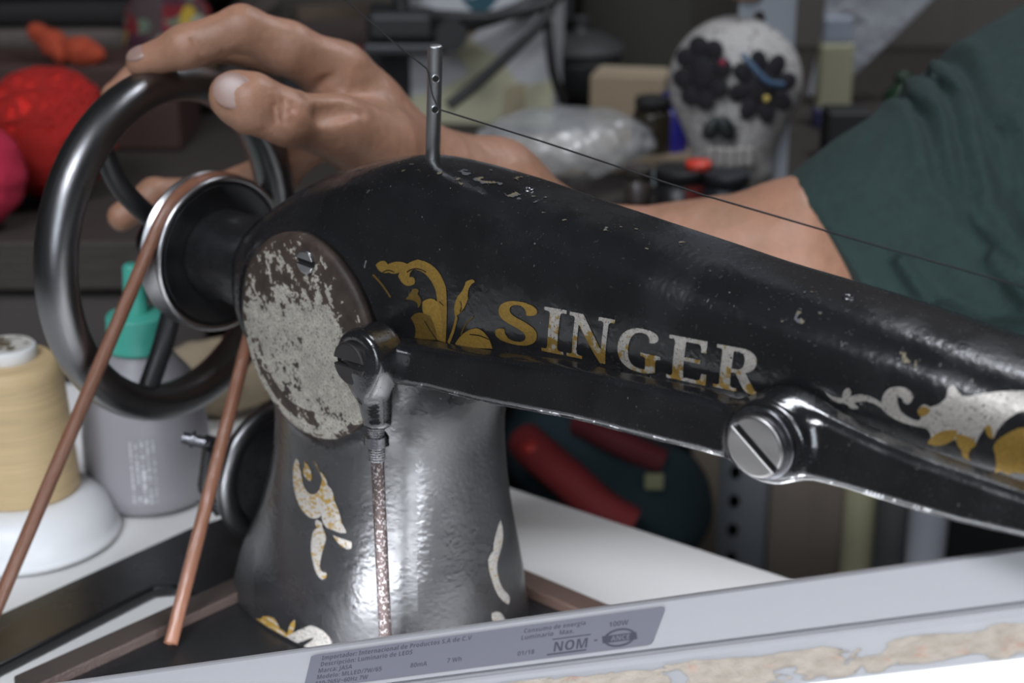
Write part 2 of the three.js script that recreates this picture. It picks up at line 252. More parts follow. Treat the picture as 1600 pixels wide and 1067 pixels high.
{
  const W = 2048, H = 288, [c, g] = canvas(W, H), A = ARM0;
  const q = (px, py) => { const m = mz(px, py, A.z); return [(m.x - A.x0) / (A.x1 - A.x0) * W, (A.y1 - m.y) / (A.y1 - A.y0) * H]; };
  g.textBaseline = 'alphabetic';
  // lettering: every letter in its own slot along the line
  const letters = [['S', 773, 838, 531, 546, 463, 1.0], ['I', 845, 879, 548, 555, 478, 1], ['N', 884, 953, 556, 571, 486, 1], ['G', 962, 1028, 574, 590, 506, 1], ['E', 1038, 1100, 590, 604, 522, 1], ['R', 1111, 1183, 605, 621, 538, 1]];
  for (const [ch, xa, xb, ya, yb, yt] of letters) {
    const b0 = q(xa, ya), b1 = q(xb, yb), t0 = q(xa + 8, yt);
    g.font = 'bold 200px serif'; const m = g.measureText(ch), l = m.actualBoundingBoxLeft, wd = m.actualBoundingBoxRight + l, up = m.actualBoundingBoxAscent, dn = m.actualBoundingBoxDescent, ht = up + dn;
    g.setTransform((b1[0] - b0[0]) / wd, (b1[1] - b0[1]) / wd, -(t0[0] - b0[0]) / ht, -(t0[1] - b0[1]) / ht, b0[0], b0[1]);
    g.fillStyle = 'rgb(235,' + (ch === 'S' ? 60 : 150) + ',0)'; g.fillText(ch, l, -dn);
    g.setTransform(1, 0, 0, 1, 0, 0);
  }
  const path = (pts, col) => { g.fillStyle = col; g.beginPath(); pts.forEach((s, i) => { const f = []; for (let k = 0; k < s.length; k += 2) f.push(...q(s[k], s[k + 1])); i === 0 ? g.moveTo(...f) : f.length === 2 ? g.lineTo(...f) : f.length === 4 ? g.quadraticCurveTo(...f) : g.bezierCurveTo(...f); }); g.closePath(); g.fill(); };
  const stroke = (pts, w, col) => { g.strokeStyle = col; g.lineWidth = w; g.lineCap = 'round'; g.beginPath(); pts.forEach((s, i) => { const f = []; for (let k = 0; k < s.length; k += 2) f.push(...q(s[k], s[k + 1])); i === 0 ? g.moveTo(...f) : f.length === 2 ? g.lineTo(...f) : f.length === 4 ? g.quadraticCurveTo(...f) : g.bezierCurveTo(...f); }); g.stroke(); };
  const G = 'rgb(235,40,0)', D = 'rgb(180,40,0)', L = 'rgb(255,60,0)', Sv = 'rgb(235,255,0)';
  // left scroll
  path([[592, 413], [600, 428, 612, 424], [628, 432, 640, 412], [624, 404, 610, 412], [604, 402, 594, 410]], G);
  stroke([[590, 428], [604, 440, 617, 461]], 6, D);
  path([[627, 430], [632, 410, 655, 405], [690, 412, 700, 450], [704, 490, 697, 535], [684, 530, 678, 528], [692, 480, 684, 452], [672, 422, 650, 420], [642, 424, 644, 432], [654, 430, 652, 442], [638, 452, 627, 430]], G);
  path([[650, 450], [662, 448, 657, 458], [668, 470, 658, 480], [660, 466, 640, 466]], D);
  path([[665, 470], [680, 458, 690, 475], [697, 505, 692, 528], [678, 510, 672, 498], [663, 486, 665, 470]], L);
  path([[648, 495], [656, 480, 676, 492], [686, 512, 684, 530], [660, 530, 652, 526], [658, 510, 648, 495]], D);
  stroke([[716, 495], [712, 515, 702, 534]], 8, G);
  path([[714, 494], [710, 478, 718, 462], [728, 452, 730, 440], [742, 432, 744, 440], [732, 446, 734, 466], [728, 486, 714, 494]], G);
  stroke([[722, 522], [728, 505, 742, 494]], 3, D);
  path([[712, 536], [728, 512, 748, 512], [766, 520, 768, 545], [740, 544, 712, 540]], L);
  g.globalCompositeOperation = 'destination-out';
  for (const s of [[[668, 500], [676, 516, 684, 530]], [[640, 424], [652, 414, 668, 424]], [[690, 470], [696, 476]], [[736, 522], [752, 522, 764, 530]], [[722, 470], [726, 476, 722, 486]], [[604, 424], [612, 418, 620, 424]]]) stroke(s, 3.5, '#000');
  g.globalCompositeOperation = 'source-over';
  // right scroll
  path([[1285, 613], [1296, 624, 1312, 624], [1312, 610, 1322, 608], [1328, 616, 1324, 622], [1345, 612, 1372, 632], [1374, 612, 1388, 609], [1412, 606, 1420, 624], [1416, 640, 1406, 632], [1404, 622, 1396, 624], [1396, 650, 1425, 660], [1440, 662, 1428, 646], [1434, 630, 1446, 640], [1462, 638, 1470, 626], [1466, 606, 1478, 612], [1490, 630, 1508, 626], [1560, 620, 1600, 632], [1620, 640, 1640, 660], [1600, 650, 1580, 652], [1555, 662, 1545, 690], [1540, 690, 1532, 672], [1520, 690, 1516, 702], [1500, 700, 1484, 690], [1470, 704, 1442, 697], [1456, 684, 1440, 672], [1390, 664, 1372, 640], [1350, 624, 1330, 632], [1345, 646, 1324, 640], [1318, 632, 1312, 632], [1296, 632, 1285, 613]], Sv);
  path([[1442, 697], [1456, 672, 1490, 676], [1484, 690, 1484, 690], [1466, 706, 1442, 697]], G);
  path([[1488, 682], [1520, 686, 1518, 700], [1500, 712, 1508, 724], [1492, 720, 1496, 708], [1484, 698, 1488, 682]], G);
  path([[1428, 646], [1434, 632, 1448, 645], [1440, 658, 1430, 652]], G);
  path([[1532, 672], [1540, 660, 1545, 690], [1534, 690, 1532, 672]], G);
  path([[1546, 745], [1552, 720, 1545, 705], [1545, 690, 1580, 676], [1610, 670, 1640, 690], [1640, 760], [1600, 748], [1575, 740, 1566, 748], [1556, 738, 1546, 745]], G);
  gild(g, W, H, (u, v, gch) => gch > 0.9 ? 0.95 : gch > 0.45 ? 0.5 + 0.55 * (0.5 - (v - (0.29 + (u - 0.3) * -0.16)) / 0.62) : 0.08, 0.42);
  decal('gold_lettering', canvasTex(c), V3(ARM0.x0, ARM0.y0, 0.06), V3(1, 0, 0), V3(0, 1, 0), ARM0.x1 - ARM0.x0, ARM0.y1 - ARM0.y0, 120, 16, V3(0, 0, -1)).userData.label = 'gold lettering and scrolls on the black arm';
}
// scrolls on the column: sheets that face a direction phi round the column, drawn in pixels of the photograph for scale
function columnDecal(name, phi, px0, py0, px1, py1, draw, silver, mat) {
  const dir = V3(-Math.sin(phi), 0, -Math.cos(phi)), U = V3(Math.cos(phi), 0, -Math.sin(phi)), W = 512, H = Math.round(512 * Math.min(2.4, (py1 - py0) / (px1 - px0)));
  const base = V3(-0.1, 0, -0.006), hit = (px, py) => { const r = rayOf(px, py), o = camera.position; let t = 0.4; const m = (s) => toM(r.clone().multiplyScalar(s).add(o)); for (; t < 0.8; t += 0.002) { const v = m(t); if (body(v.x, v.y, v.z) < 0) break; } let lo = t - 0.002, hi = t; for (let i = 0; i < 20; i++) { const c = (lo + hi) / 2, v = m(c); body(v.x, v.y, v.z) < 0 ? hi = c : lo = c; } return m(hi); };
  const uvOf = (p) => { const v = p.clone().sub(base); return [v.dot(U), p.y]; };
  const cs = [[px0, py0], [px1, py0], [px0, py1], [px1, py1]].map((p) => uvOf(hit(...p))), u0 = Math.min(...cs.map((c) => c[0])), u1 = Math.max(...cs.map((c) => c[0])), y0 = Math.max(0.011, Math.min(...cs.map((c) => c[1]))), y1 = Math.max(...cs.map((c) => c[1]));
  const [c, g] = canvas(W, H), q = (px, py) => { const [u, y] = uvOf(hit(px, py)); return [(u - u0) / (u1 - u0) * W, (y1 - y) / (y1 - y0) * H]; };
  const path = (pts, col) => { g.fillStyle = col; g.beginPath(); pts.forEach((s, i) => { const f = []; for (let k = 0; k < s.length; k += 2) f.push(...q(s[k], s[k + 1])); i === 0 ? g.moveTo(...f) : f.length === 2 ? g.lineTo(...f) : g.quadraticCurveTo(...f); }); g.closePath(); g.fill(); };
  draw(path); gild(g, W, H, silver, 0.5);
  const o = base.clone().addScaledVector(U, u0).addScaledVector(dir, -0.1); o.y = y0;
  return decal(name, canvasTex(c), o, U, V3(0, 1, 0), u1 - u0, y1 - y0, 40, 60, dir, mat);
}
const GO = 'rgb(250,40,0)', SI = 'rgb(235,255,0)';
columnDecal('gold_scroll', -0.15, 452, 712, 556, 912, (P) => {
  P([[464, 716], [470, 722, 468, 728], [472, 738, 473, 752], [476, 766, 486, 772], [498, 774, 502, 758], [506, 746, 500, 738], [496, 730, 491, 720], [496, 724, 499, 736], [511, 742, 512, 758], [522, 764, 523, 782], [532, 800, 534, 816], [540, 826, 542, 832], [534, 834, 526, 830], [516, 826, 511, 824], [504, 818, 503, 804], [498, 812, 486, 809], [472, 800, 466, 784], [458, 762, 459, 742], [458, 726, 464, 716]], GO);
  P([[476, 720], [488, 730, 488, 748], [486, 754, 480, 748], [474, 742, 474, 734], [478, 730, 476, 720]], SI);
  P([[521, 836], [536, 842, 550, 846], [552, 856, 546, 858], [532, 856, 521, 836]], GO);
  P([[494, 812], [506, 814, 504, 822], [512, 838, 509, 846], [502, 868, 500, 884], [502, 896, 510, 894], [514, 904, 503, 905], [494, 898, 490, 878], [484, 856, 489, 836], [490, 826, 497, 825], [492, 820, 494, 812]], SI);
}, (u, v) => 0.35 + 0.45 * fbm(u * 6, v * 9, 2), {});
columnDecal('gold_scroll', -0.15, 392, 960, 524, 1040, (P) => {
  P([[396, 978], [398, 964, 405, 966], [410, 968, 410, 964], [420, 960, 430, 967], [434, 972, 438, 982], [446, 986, 450, 992], [452, 974, 461, 968], [464, 976, 456, 992], [450, 1004, 456, 1016], [452, 1030, 440, 1040], [412, 1040, 412, 1024], [418, 1006, 408, 990], [404, 980, 402, 996], [396, 1004, 394, 990], [394, 984, 396, 978]], GO);
  P([[455, 1030], [456, 985, 486, 977], [512, 982, 520, 1006], [524, 1030, 524, 1040], [500, 1040, 500, 1030], [506, 1004, 490, 996], [472, 996, 470, 1030], [462, 1036, 455, 1030]], SI);
}, (u, v, g) => (g > 0.9 ? 0.8 : 0.3) + 0.2 * fbm(u * 6, v * 9, 2), {});
columnDecal('silver_scroll', 1.45, 755, 806, 806, 976, (P) => {
  P([[781, 812], [788, 830, 784, 850], [780, 864, 776, 878], [774, 900, 786, 922], [800, 932, 794, 944], [778, 938, 770, 912], [762, 890, 762, 876], [766, 862, 770, 862], [770, 840, 781, 812]], SI);
  P([[768, 958], [780, 950, 788, 966], [788, 976, 776, 976], [766, 972, 768, 958]], SI);
}, () => 0.7, { roughness: 0.9, metalness: 0.0, color: lin(0.45, 0.45, 0.45) });

// worn lacquer along the top of the arm: chips down to metal and primer
{
  const W = 1024, H = 96, [c, g] = canvas(W, H), im = g.createImageData(W, H), d = im.data;
  for (let j = 0; j < H; j++) for (let i = 0; i < W; i++) {
    const u = i / W, v = j / H, o = (j * W + i) * 4, n = fbm(i / 11, j / 7, 3, 4), b = fbm(i / 70, j / 30, 9, 2), mid = 1 - Math.abs(v - 0.62) * 2.4, dense = Math.exp(-(((u - 0.2) / 0.13) ** 2)) * 0.10 + Math.exp(-(((u - 0.68) / 0.07) ** 2)) * 0.06, a = n + (b - 0.5) * 0.4 + mid * 0.10 + dense > 0.895, pr = fbm(i / 20, j / 12, 15) > 0.5;
    d[o] = pr ? 120 : 95; d[o + 1] = pr ? 112 : 95; d[o + 2] = pr ? 92 : 98; d[o + 3] = a ? 255 : 0;
  }
  g.putImageData(im, 0, 0);
  decal('lacquer_chips', canvasTex(c), V3(-0.095, 0.235, 0.022), V3(1, 0, 0), V3(0, 0, -1), 0.29, 0.03, 120, 14, V3(0, -1, 0), { metalness: 0.4, roughness: 0.5 });
}
// round cover plate with flaking paint
{
  const tex = dataTex(512, (u, v) => {
    const x = u * 2 - 1, y = v * 2 - 1, dirt = fbm(u * 7, v * 7, 2, 5), fine = fbm(u * 60, v * 60, 5, 3), str = fbm((u + v) * 40, (u - v) * 9, 9, 3);
    const top = y + 0.16 - x * 0.12 + (x > 0.25 ? (x - 0.25) * 0.5 : 0), edge = Math.hypot(x, y), an = Math.atan2(y, x), arc = Math.abs(edge - 0.78 + 0.1 * (dirt - 0.5)) < 0.075 && an < -1.35 && an > -2.9;
    const f2 = fbm(u * 130, v * 130, 4, 3), f3 = fbm(u * 22, v * 22, 14, 4), scr = Math.abs(Math.sin((x * 0.35 + y) * 9 + 3 * (f3 - 0.5))) < 0.05 && f3 > 0.5 ? 0.25 : 0;
    let s = 0.67 - sstep(top, 0.28, 0.74) * 0.45 + (fine - 0.5) * 0.55 + (dirt - 0.5) * 0.8 + (f3 - 0.5) * 0.8 + (f2 - 0.5) * 0.3 + (str - 0.5) * 0.3 - (edge > 0.94 ? 0.2 : 0) - (arc ? 0.34 : 0) - scr;
    const k = sstep(s, 0.38, 0.45), g = 0.60 + 0.22 * (f2 - 0.5) + 0.16 * (f3 - 0.5), sp0 = noise(u * 170, v * 170, 3), spk = sp0 > 0.88 ? 0.5 : sp0 > 0.8 ? 0.8 : 1, r = 0.7 + 0.7 * dirt + 0.5 * (f3 - 0.5);
    const paint = [g * spk, g * 0.975 * spk, g * 0.905 * spk], rust = [0.22 * r, 0.18 * r, 0.155 * r];
    return [0, 1, 2].map((c) => lerp(rust[c], paint[c], k));
  }, { srgb: true });
  const bumpT = dataTex(512, (u, v) => grey(0.5 * fbm(u * 60, v * 60, 5, 3) + 0.5 * fbm(u * 9, v * 9, 2, 5)));
  const g = lathe([[0, 0.0032], [0.030, 0.003], [0.0378, 0.0022], [0.0396, 0.0012], [0.04, 0], [0.04, -0.003], [0, -0.003]], 96).rotateX(Math.PI / 2), p = g.attributes.position, uv = g.attributes.uv;
  for (let i = 0; i < p.count; i++) uv.setXY(i, p.getX(i) / 0.08 + 0.5, p.getY(i) / 0.08 + 0.5);
  const o = part('cover_plate', g, std([1, 1, 1], 0.62, { map: tex, bumpMap: bumpT, bumpScale: 0.0004, metalness: 0.15 }), machine, 'round cover plate with flaking pale paint over rust');
  o.position.copy(DISC); o.rotation.set(0, -0.06, 0);
  const sc = slotScrew(0.0045, 0.002, -0.05, 0.0011, M.steel); sc.name = 'cover_screw'; machine.add(sc); const s = mz(482, 408, 0.035); sc.position.set(s.x, s.y, DISC.z + 0.0028);
}
function slotScrew(r, h, turn, w, mat) {                              // a screw head, axis z, with a cut slot
  const s = new THREE.Group();
  const half = (sg) => { const sh = new THREE.Shape(), a0 = Math.asin(w / r); sh.absarc(0, 0, r, a0, Math.PI - a0, false); sh.closePath(); const g = new THREE.ExtrudeGeometry(sh, { depth: h * 0.8, bevelThickness: h * 0.2, bevelSize: h * 0.25, bevelOffset: -h * 0.25, bevelSegments: 3, curveSegments: 24 }); if (sg < 0) g.rotateZ(Math.PI); return g; };
  const m = shade(new THREE.Mesh(merge([half(1), half(-1)]), mat)); m.rotation.z = turn; m.name = 'screw_head'; part('slot', move(along(cyl(r * 0.98, r, h * 0.4, 40), 'z'), 0, 0, h * 0.2), M.slot, m);
  return m;
}

// the lever on the front of the arm
{
  const L = (px, py) => { const m = mz(px, py, 0.0395); return [m.x, m.y]; };
  const LT = (px, py) => { const m = mz(px, py, 0.0315); return [m.x, m.y]; };
  const top = [[575, 517], [606, 524], [680, 532], [760, 546], [880, 562], [1000, 588], [1100, 608], [1150, 624], [1180, 622], [1235, 618], [1290, 636], [1330, 655], [1400, 685], [1480, 714], [1600, 752], [1750, 800]].map((p) => LT(...p));
  const low = [[1750, 886], [1600, 838], [1500, 815], [1400, 786], [1320, 762], [1240, 742], [1200, 736], [1160, 722], [1090, 703], [1000, 681], [900, 655], [760, 628], [680, 608], [615, 597], [590, 590]].map((p) => L(...p));
  const poly = [...top, ...low];
  const d2 = (x, y) => { let d = 1e9, s = 1; for (let i = 0, j = poly.length - 1; i < poly.length; j = i++) { const [ax, ay] = poly[i], [bx, by] = poly[j], ex = bx - ax, ey = by - ay, wx = x - ax, wy = y - ay, t = clamp((wx * ex + wy * ey) / (ex * ex + ey * ey), 0, 1); d = Math.min(d, (wx - ex * t) ** 2 + (wy - ey * t) ** 2); const c1 = y >= ay, c2 = y < by, c3 = ex * wy > ey * wx; if ((c1 && c2 && c3) || (!c1 && !c2 && !c3)) s = -s; } return s * Math.sqrt(d); };
  const pv = mz(1196, 690, 0.0425), zc = 0.0355, th = 0.0052;
  const lever = (x, y, z) => {
    const r = 0.0032, a = d2(x, y) + r, zs = z - 0.24 * (0.1505 + 0.055 * x - y), w = Math.abs(zs - zc) - th + r; let d = Math.min(Math.max(a, w), 0) + Math.hypot(Math.max(a, 0), Math.max(w, 0)) - r;
    const b = smax(Math.hypot(x - pv.x, y - pv.y) - 0.0125, Math.abs(z - zc) - 0.0072, 0.002);
    return smin(d, b, 0.006);
  };
  const lg = surface(lever, [-0.075, 0.12, 0.025], [0.235, 0.185, 0.048], 0.0012), lp = lg.attributes.position.array, ln = lg.attributes.normal.array, sets = [[], []];
  for (let i = 0; i < lp.length / 9; i++) { const c = [0, 1, 2].map((k) => (lp[i * 9 + k] + lp[i * 9 + 3 + k] + lp[i * 9 + 6 + k]) / 3), ny = (ln[i * 9 + 1] + ln[i * 9 + 4] + ln[i * 9 + 7]) / 3, nz = (ln[i * 9 + 2] + ln[i * 9 + 5] + ln[i * 9 + 8]) / 3, w = fbm(c[0] * 220, c[1] * 220, 4, 4); sets[ny < -0.18 + (w - 0.5) * 0.5 && ny > -0.9 && nz > 0 && w < 0.40 && Math.hypot(c[0] - pv.x, c[1] - pv.y) > 0.0125 ? 1 : 0].push(i * 3, i * 3 + 1, i * 3 + 2); }  // scattered lower-edge triangles carry the painted highlight
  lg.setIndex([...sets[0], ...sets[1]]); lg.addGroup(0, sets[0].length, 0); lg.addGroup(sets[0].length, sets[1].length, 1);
  const lv = part('lever', lg, [M.enamelWorn, M.edgeHighlight], machine, 'long black lever across the front of the arm');
  const ring = part('washer', move(along(lathe([[0.0085, -0.001], [0.0105, -0.001], [0.0112, 0], [0.0108, 0.001], [0.0085, 0.001]], 64), 'z'), 0, 0, 0), M.darkSteel, machine); ring.position.set(pv.x - 0.0008, pv.y - 0.0005, zc + 0.008);
  const sc = slotScrew(0.0093, 0.0036, -0.62, 0.0010, std([0.30, 0.29, 0.285], 0.4, { metalness: 1, bumpMap: rep(T.grain, 2), bumpScale: 0.0002 })); sc.position.set(pv.x - 0.0012, pv.y - 0.0008, zc + 0.0074); sc.name = 'pivot_screw'; machine.add(sc); sc.userData.label = 'steel slotted pivot screw of the lever';
  // rod end, end screw, nut and rod
  const a = mz(566, 562, 0.0455), n0 = mz(583, 640, 0.0455), n1 = mz(590, 668, 0.0455), r0 = mz(588, 684, 0.0455), r1 = mz(604, 1003, 0.0455);
  const end = (x, y, z) => {
    let d = smax(Math.hypot(x - a.x - 0.0015, y - a.y - 0.001) - 0.0112, Math.abs(z - 0.0425) - 0.0072, 0.0028);
    d = smin(d, dCap([x, y, z], V3(a.x + 0.0035, a.y - 0.004, 0.0435), V3(n1.x, n1.y + 0.003, 0.0455), 0.0078, 0.0052), 0.006);
    return smax(d, n1.y + 0.0005 - y, 0.0015);
  };
  part('rod_end', surface(end, [-0.082, 0.105, 0.03], [-0.03, 0.158, 0.057], 0.0008), M.enamelWorn, machine);
  const es = slotScrew(0.0078, 0.0034, 0.03, 0.0011, std([0.05, 0.045, 0.045], 0.5, { metalness: 0.7, bumpMap: rep(T.grain, 2), bumpScale: 0.0004 })); es.position.set(a.x - 0.0005, a.y, 0.0485); es.name = 'end_screw'; machine.add(es);
  part('nut', move(cyl(0.0047, 0.0047, 0.0038, 6), r0.x, r0.y - 0.0008, 0.0455), M.darkSteel, machine);
  const rod = part('rod', bar(V3(r0.x, r0.y, 0.0455), V3(r1.x, 0.009, 0.0455), 0.0024), std([1, 1, 1], 0.42, { metalness: 0.6, map: dataTex(128, (u, v) => { const s = fbm(u * 24, v * 150, 3, 4), k = sstep(s, 0.55, 0.66); return [lerp(0.31, 0.62, k), lerp(0.265, 0.6, k), lerp(0.255, 0.6, k)]; }, { srgb: true, m: 512 }), bumpMap: T.grain, bumpScale: 0.0002 }), machine, 'thin upright rod with rust and worn plating');
  const th2 = []; for (let i = 0; i < 16; i++) { const t = new THREE.TorusGeometry(0.0027, 0.0004, 6, 24).rotateX(Math.PI / 2); th2.push(move(t, r0.x + (r1.x - r0.x) * 0.02, r0.y + 0.006 - i * 0.00095, 0.0455)); }
  part('screw_thread', merge(th2), M.steel, machine);
}
// thread pin on top
{
  const b = mz(676, 258, 0), t = mz(680, 70, 0), r = 0.0027;
  const dir = t.clone().sub(b).normalize();
  const pin = part('thread_pin', (() => { const g = lathe([[0, -0.004], [r, -0.004], [r, b.distanceTo(t) - 0.0008], [r * 0.8, b.distanceTo(t) - 0.0001], [0, b.distanceTo(t)]], 32); g.applyQuaternion(new THREE.Quaternion().setFromUnitVectors(V3(0, 1, 0), dir)); return g.translate(b.x, b.y, b.z); })(), std([0.55, 0.55, 0.56], 0.36, { metalness: 1, bumpMap: rep(T.streak, 2), bumpScale: 0.00004 }), machine, 'steel thread pin with two holes');
  for (const [px, py] of [[685, 122], [683, 170]]) {
    const h = mz(px, py, 0), o = part('thread_hole', along(cyl(0.0011, 0.0011, 0.0012, 20), 'z'), M.slot, pin); const k = b.clone().lerp(t, (h.y - b.y) / (t.y - b.y));
    const az = 0.95; o.position.set(k.x + Math.sin(az) * (r - 0.0003), h.y, k.z + Math.cos(az) * (r - 0.0003)); o.rotation.y = az;
    const rim = part('hole_rim', new THREE.TorusGeometry(0.0013, 0.0003, 8, 24), M.brightSteel, pin); rim.position.copy(o.position); rim.position.x += Math.sin(az) * 0.0003; rim.position.z += Math.cos(az) * 0.0003; rim.rotation.y = az;
  }
  for (const [px, py] of [[826, 301], [1325, 470]]) { const h = mz(px, py, 0.004), y = mTop(h.x); const o = part('oil_hole', lathe([[0.0009, -0.001], [0.0012, 0.0002], [0.0019, 0.0004], [0.0022, -0.0004]], 24), M.darkSteel, machine); let t = 0.22; while (body(h.x, t, 0.004) > 0.0002) t -= 0.0003; o.position.set(h.x, t, 0.004); }
}
// shaft, pulley and handwheel on one axle along x
const AX = V3(0, 0.1455, 0), XP = -0.196, XW = -0.2225, RW = 0.0702, RT = 0.0083;
{
  part('collar', along(lathe([[0, 0], [0.0175, 0], [0.0192, 0.0015], [0.0195, 0.004], [0.0195, 0.05], [0, 0.05]]), 'x').translate(XP + 0.0035, AX.y, 0), M.black, machine);
  part('pulley_rim', along(lathe([[0.026, -0.008], [0.031, -0.008], [0.0335, -0.0065], [0.0338, -0.005], [0.0298, -0.001], [0.0295, 0.001], [0.033, 0.0048], [0.0337, 0.0060], [0.0325, 0.0071], [0.0312, 0.0066], [0.030, 0.004], [0.026, 0.002]], 96), 'x').translate(XP, AX.y, 0), std([0.5, 0.5, 0.51], 0.3, { metalness: 1 }), machine, 'polished steel pulley rim');
  part('pulley', along(lathe([[0, -0.0075], [0.0265, -0.0075], [0.0265, 0.0022], [0.0305, 0.0062], [0.0295, 0.0066], [0.027, 0.0052], [0.0205, 0.0045], [0, 0.0045]], 96), 'x').translate(XP, AX.y, 0), std([0.05, 0.05, 0.052], 0.3, { metalness: 0.75 }), machine, 'black face of the belt pulley');
  const w = new THREE.Group(); w.name = 'handwheel'; w.position.set(XW, AX.y - 0.0022, 0); w.rotation.y = 0.2; machine.add(w); w.userData.label = 'large polished dark steel handwheel';
  // rim: an oval section, a shallow groove on the inside
  const sec = []; for (let i = 0; i < 40; i++) { const a = i / 40 * 2 * Math.PI, c = Math.cos(a), s = Math.sin(a), e = (v, p) => Math.sign(v) * Math.pow(Math.abs(v), p); sec.push([RW + RT * e(c, 0.85) * (c < 0 ? 0.9 : 1), 0.0088 * e(s, 0.85)]); } sec.push(sec[0]);
  part('rim', along(new THREE.LatheGeometry(sec.map(([r, y]) => new THREE.Vector2(r, y)), 128), 'x'), M.darkSteelWheel ?? (M.darkSteelWheel = std([0.21, 0.21, 0.215], 0.34, { metalness: 1, bumpMap: rep(T.grain, 6), bumpScale: 0.00003 })), w);
  part('hub', along(lathe([[0, -0.014], [0.010, -0.014], [0.0125, -0.011], [0.0125, 0.012], [0.015, 0.020], [0, 0.020]], 48), 'x'), M.black, w);
  for (let i = 0; i < 3; i++) {
    const a0 = [4.4, 2.3, 0.2][i], pt = (r, da, x) => V3(x, Math.sin(a0 + da) * r, -Math.cos(a0 + da) * r);
    const g = new THREE.TubeGeometry(curve([pt(0.009, 0, 0.003), pt(0.025, 0.06, 0.002), pt(0.045, 0.02, 0), pt(RW - 0.004, -0.08, 0)]), 30, 0.0046, 14);
    part('spoke', g, M.plainBlack ?? (M.plainBlack = std([0.014, 0.014, 0.015], 0.45)), w);
  }
}
// iron bed under the column, bracket arm and wooden frame
{
  const bp = slab([[-0.166, 0.13], [-0.166, 0.0], [-0.150, -0.055], [-0.02, -0.055], [0.0, -0.03], [0.0, 0.13]], 0.0005, 0.0095, 0.0015);
  part('bed_plate', bp, M.black, machine);
  const Y = 0.006, P = [[-60, 985], [180, 876], [300, 822], [372, 800], [420, 830], [420, 926], [350, 936], [300, 926], [268, 914], [240, 917], [-40, 1058]].map(([x, y]) => { const m = mOnY(x, y, Y); return [m.x, m.z]; });
  part('bracket_bar', slab(P, 0.0005, Y, 0.0015), M.black, machine, 'flat black iron bar lying on the table');
  const inner = mOnY(278, 940, 0.014);
  const fr = new THREE.Group(); fr.name = 'wooden_frame'; machine.add(fr);
  const x0 = inner.x, wear = M.woodWorn, wd = M.woodDark;
  const bk = mOnY(880, 937, 0.014);
  part('board', box(0.012, 0.0135, 0.20, x0 + 0.006, 0.0073, 0.035, 0.0012), wear, fr); part('board', box(0.2, 0.0135, 0.012, x0 + 0.113, 0.0073, bk.z - 0.004, 0.0012), wd, fr);
}
// small bobbin winder behind the column
{
  const c = at(434, 738, 0.70), t = thing('bobbin_winder', 'small black bobbin winder wheel standing behind the machine column', 'bobbin winder', V3(c.x, TABLE, c.z), TURN), h = c.y - TABLE;
  const rim = [[0.025, -0.003], [0.031, -0.0035], [0.0325, -0.002], [0.0328, 0.001], [0.0315, 0.003], [0.027, 0.0035], [0.0245, 0.002], [0.0245, -0.002], [0.025, -0.003]];
  part('wheel_rim', along(lathe(rim, 72), 'x').translate(0, h, 0), M.darkSteelWheel, t);
  part('wheel_web', along(lathe([[0, -0.004], [0.007, -0.004], [0.008, -0.0015], [0.0255, -0.001], [0.0255, 0.001], [0.013, 0.0012], [0.011, 0.004], [0, 0.005]], 48), 'x').translate(0, h, 0), M.black, t);
  part('knob', new THREE.SphereGeometry(0.007, 24, 16).scale(1, 1.15, 1).translate(0.012, h - 0.013, 0.012), std([0.3, 0.29, 0.28], 0.45), t, 'pale round knob');
  const s = (px, py, d) => { const v = at(px, py, d).sub(t.position); return v.applyAxisAngle(V3(0, 1, 0), -TURN); };
  const arm = [s(286, 684, 0.69), s(300, 686, 0.69), s(322, 692, 0.69), s(345, 702, 0.695)];
  part('arm_screw', merge([bar(arm[0], arm[2], 0.0026), bar(arm[1], arm[1].clone().lerp(arm[2], 0.25), 0.0038), bar(arm[2], s(332, 694, 0.692), 0.0036), bar(arm[2], s(400, 728, 0.70), 0.0022)]), M.darkSteel, t);
  part('bracket', merge([bar(s(326, 700, 0.695), s(318, 760, 0.7), 0.0028), bar(s(318, 760, 0.7), s(345, 800, 0.705), 0.003), bar(s(400, 738, 0.705), V3(0, 0.001, -0.002), 0.0045), box(0.03, 0.006, 0.03, 0, 0.0035, 0)]), M.black, t);
}
// leather belt: front strand, round the pulley, back strand, and the turn below the table
{
  const R = 0.0315, c = V3(XP, AX.y, 0), f = mPlane(40, 842, 'x', XP), f2 = mPlane(215, 480, 'x', XP), b = mPlane(268, 1005, 'x', XP), pts = [];
  const tang = (p, sg) => { const dy = p.y - c.y, dz = p.z - c.z, D = Math.hypot(dy, dz), a = Math.atan2(dy, dz), o = Math.acos(R / D); return a + sg * o; };
  const a0 = tang(f, 1), a1 = tang(b, -1) + 0;
  const P = (a) => V3(XP, c.y + Math.sin(a) * R, c.z + Math.cos(a) * R);
  const dirF = f.clone().sub(P(a0)).normalize(), dirB = b.clone().sub(P(a1)).normalize(), endF = P(a0).addScaledVector(dirF, (P(a0).y - 0.003) / -dirF.y), endB = mOnY(267, 1008, 0.0105); endB.y = 0.0112;
  pts.push(endF, endF.clone().lerp(P(a0), 0.3), endF.clone().lerp(P(a0), 0.6), endF.clone().lerp(P(a0), 0.9));
  let a1u = a1; while (a1u < a0) a1u += 2 * Math.PI; for (let i = 0; i <= 14; i++) pts.push(P(lerp(a0, a1u, i / 14)));
  pts.push(P(a1).lerp(endB, 0.1), P(a1).lerp(endB, 0.4), P(a1).lerp(endB, 0.7), endB);
  const o = solo('leather_belt', tube(pts, 0.0029, 160, 14), std([0.20, 0.09, 0.055], 0.5, { bumpMap: rep(T.mottle, 6, 2), bumpScale: 0.0006, roughnessMap: rep(T.mottle, 4) }), 'round brown leather drive belt looped over the black pulley', 'belt', MACHINE, TURN);
}
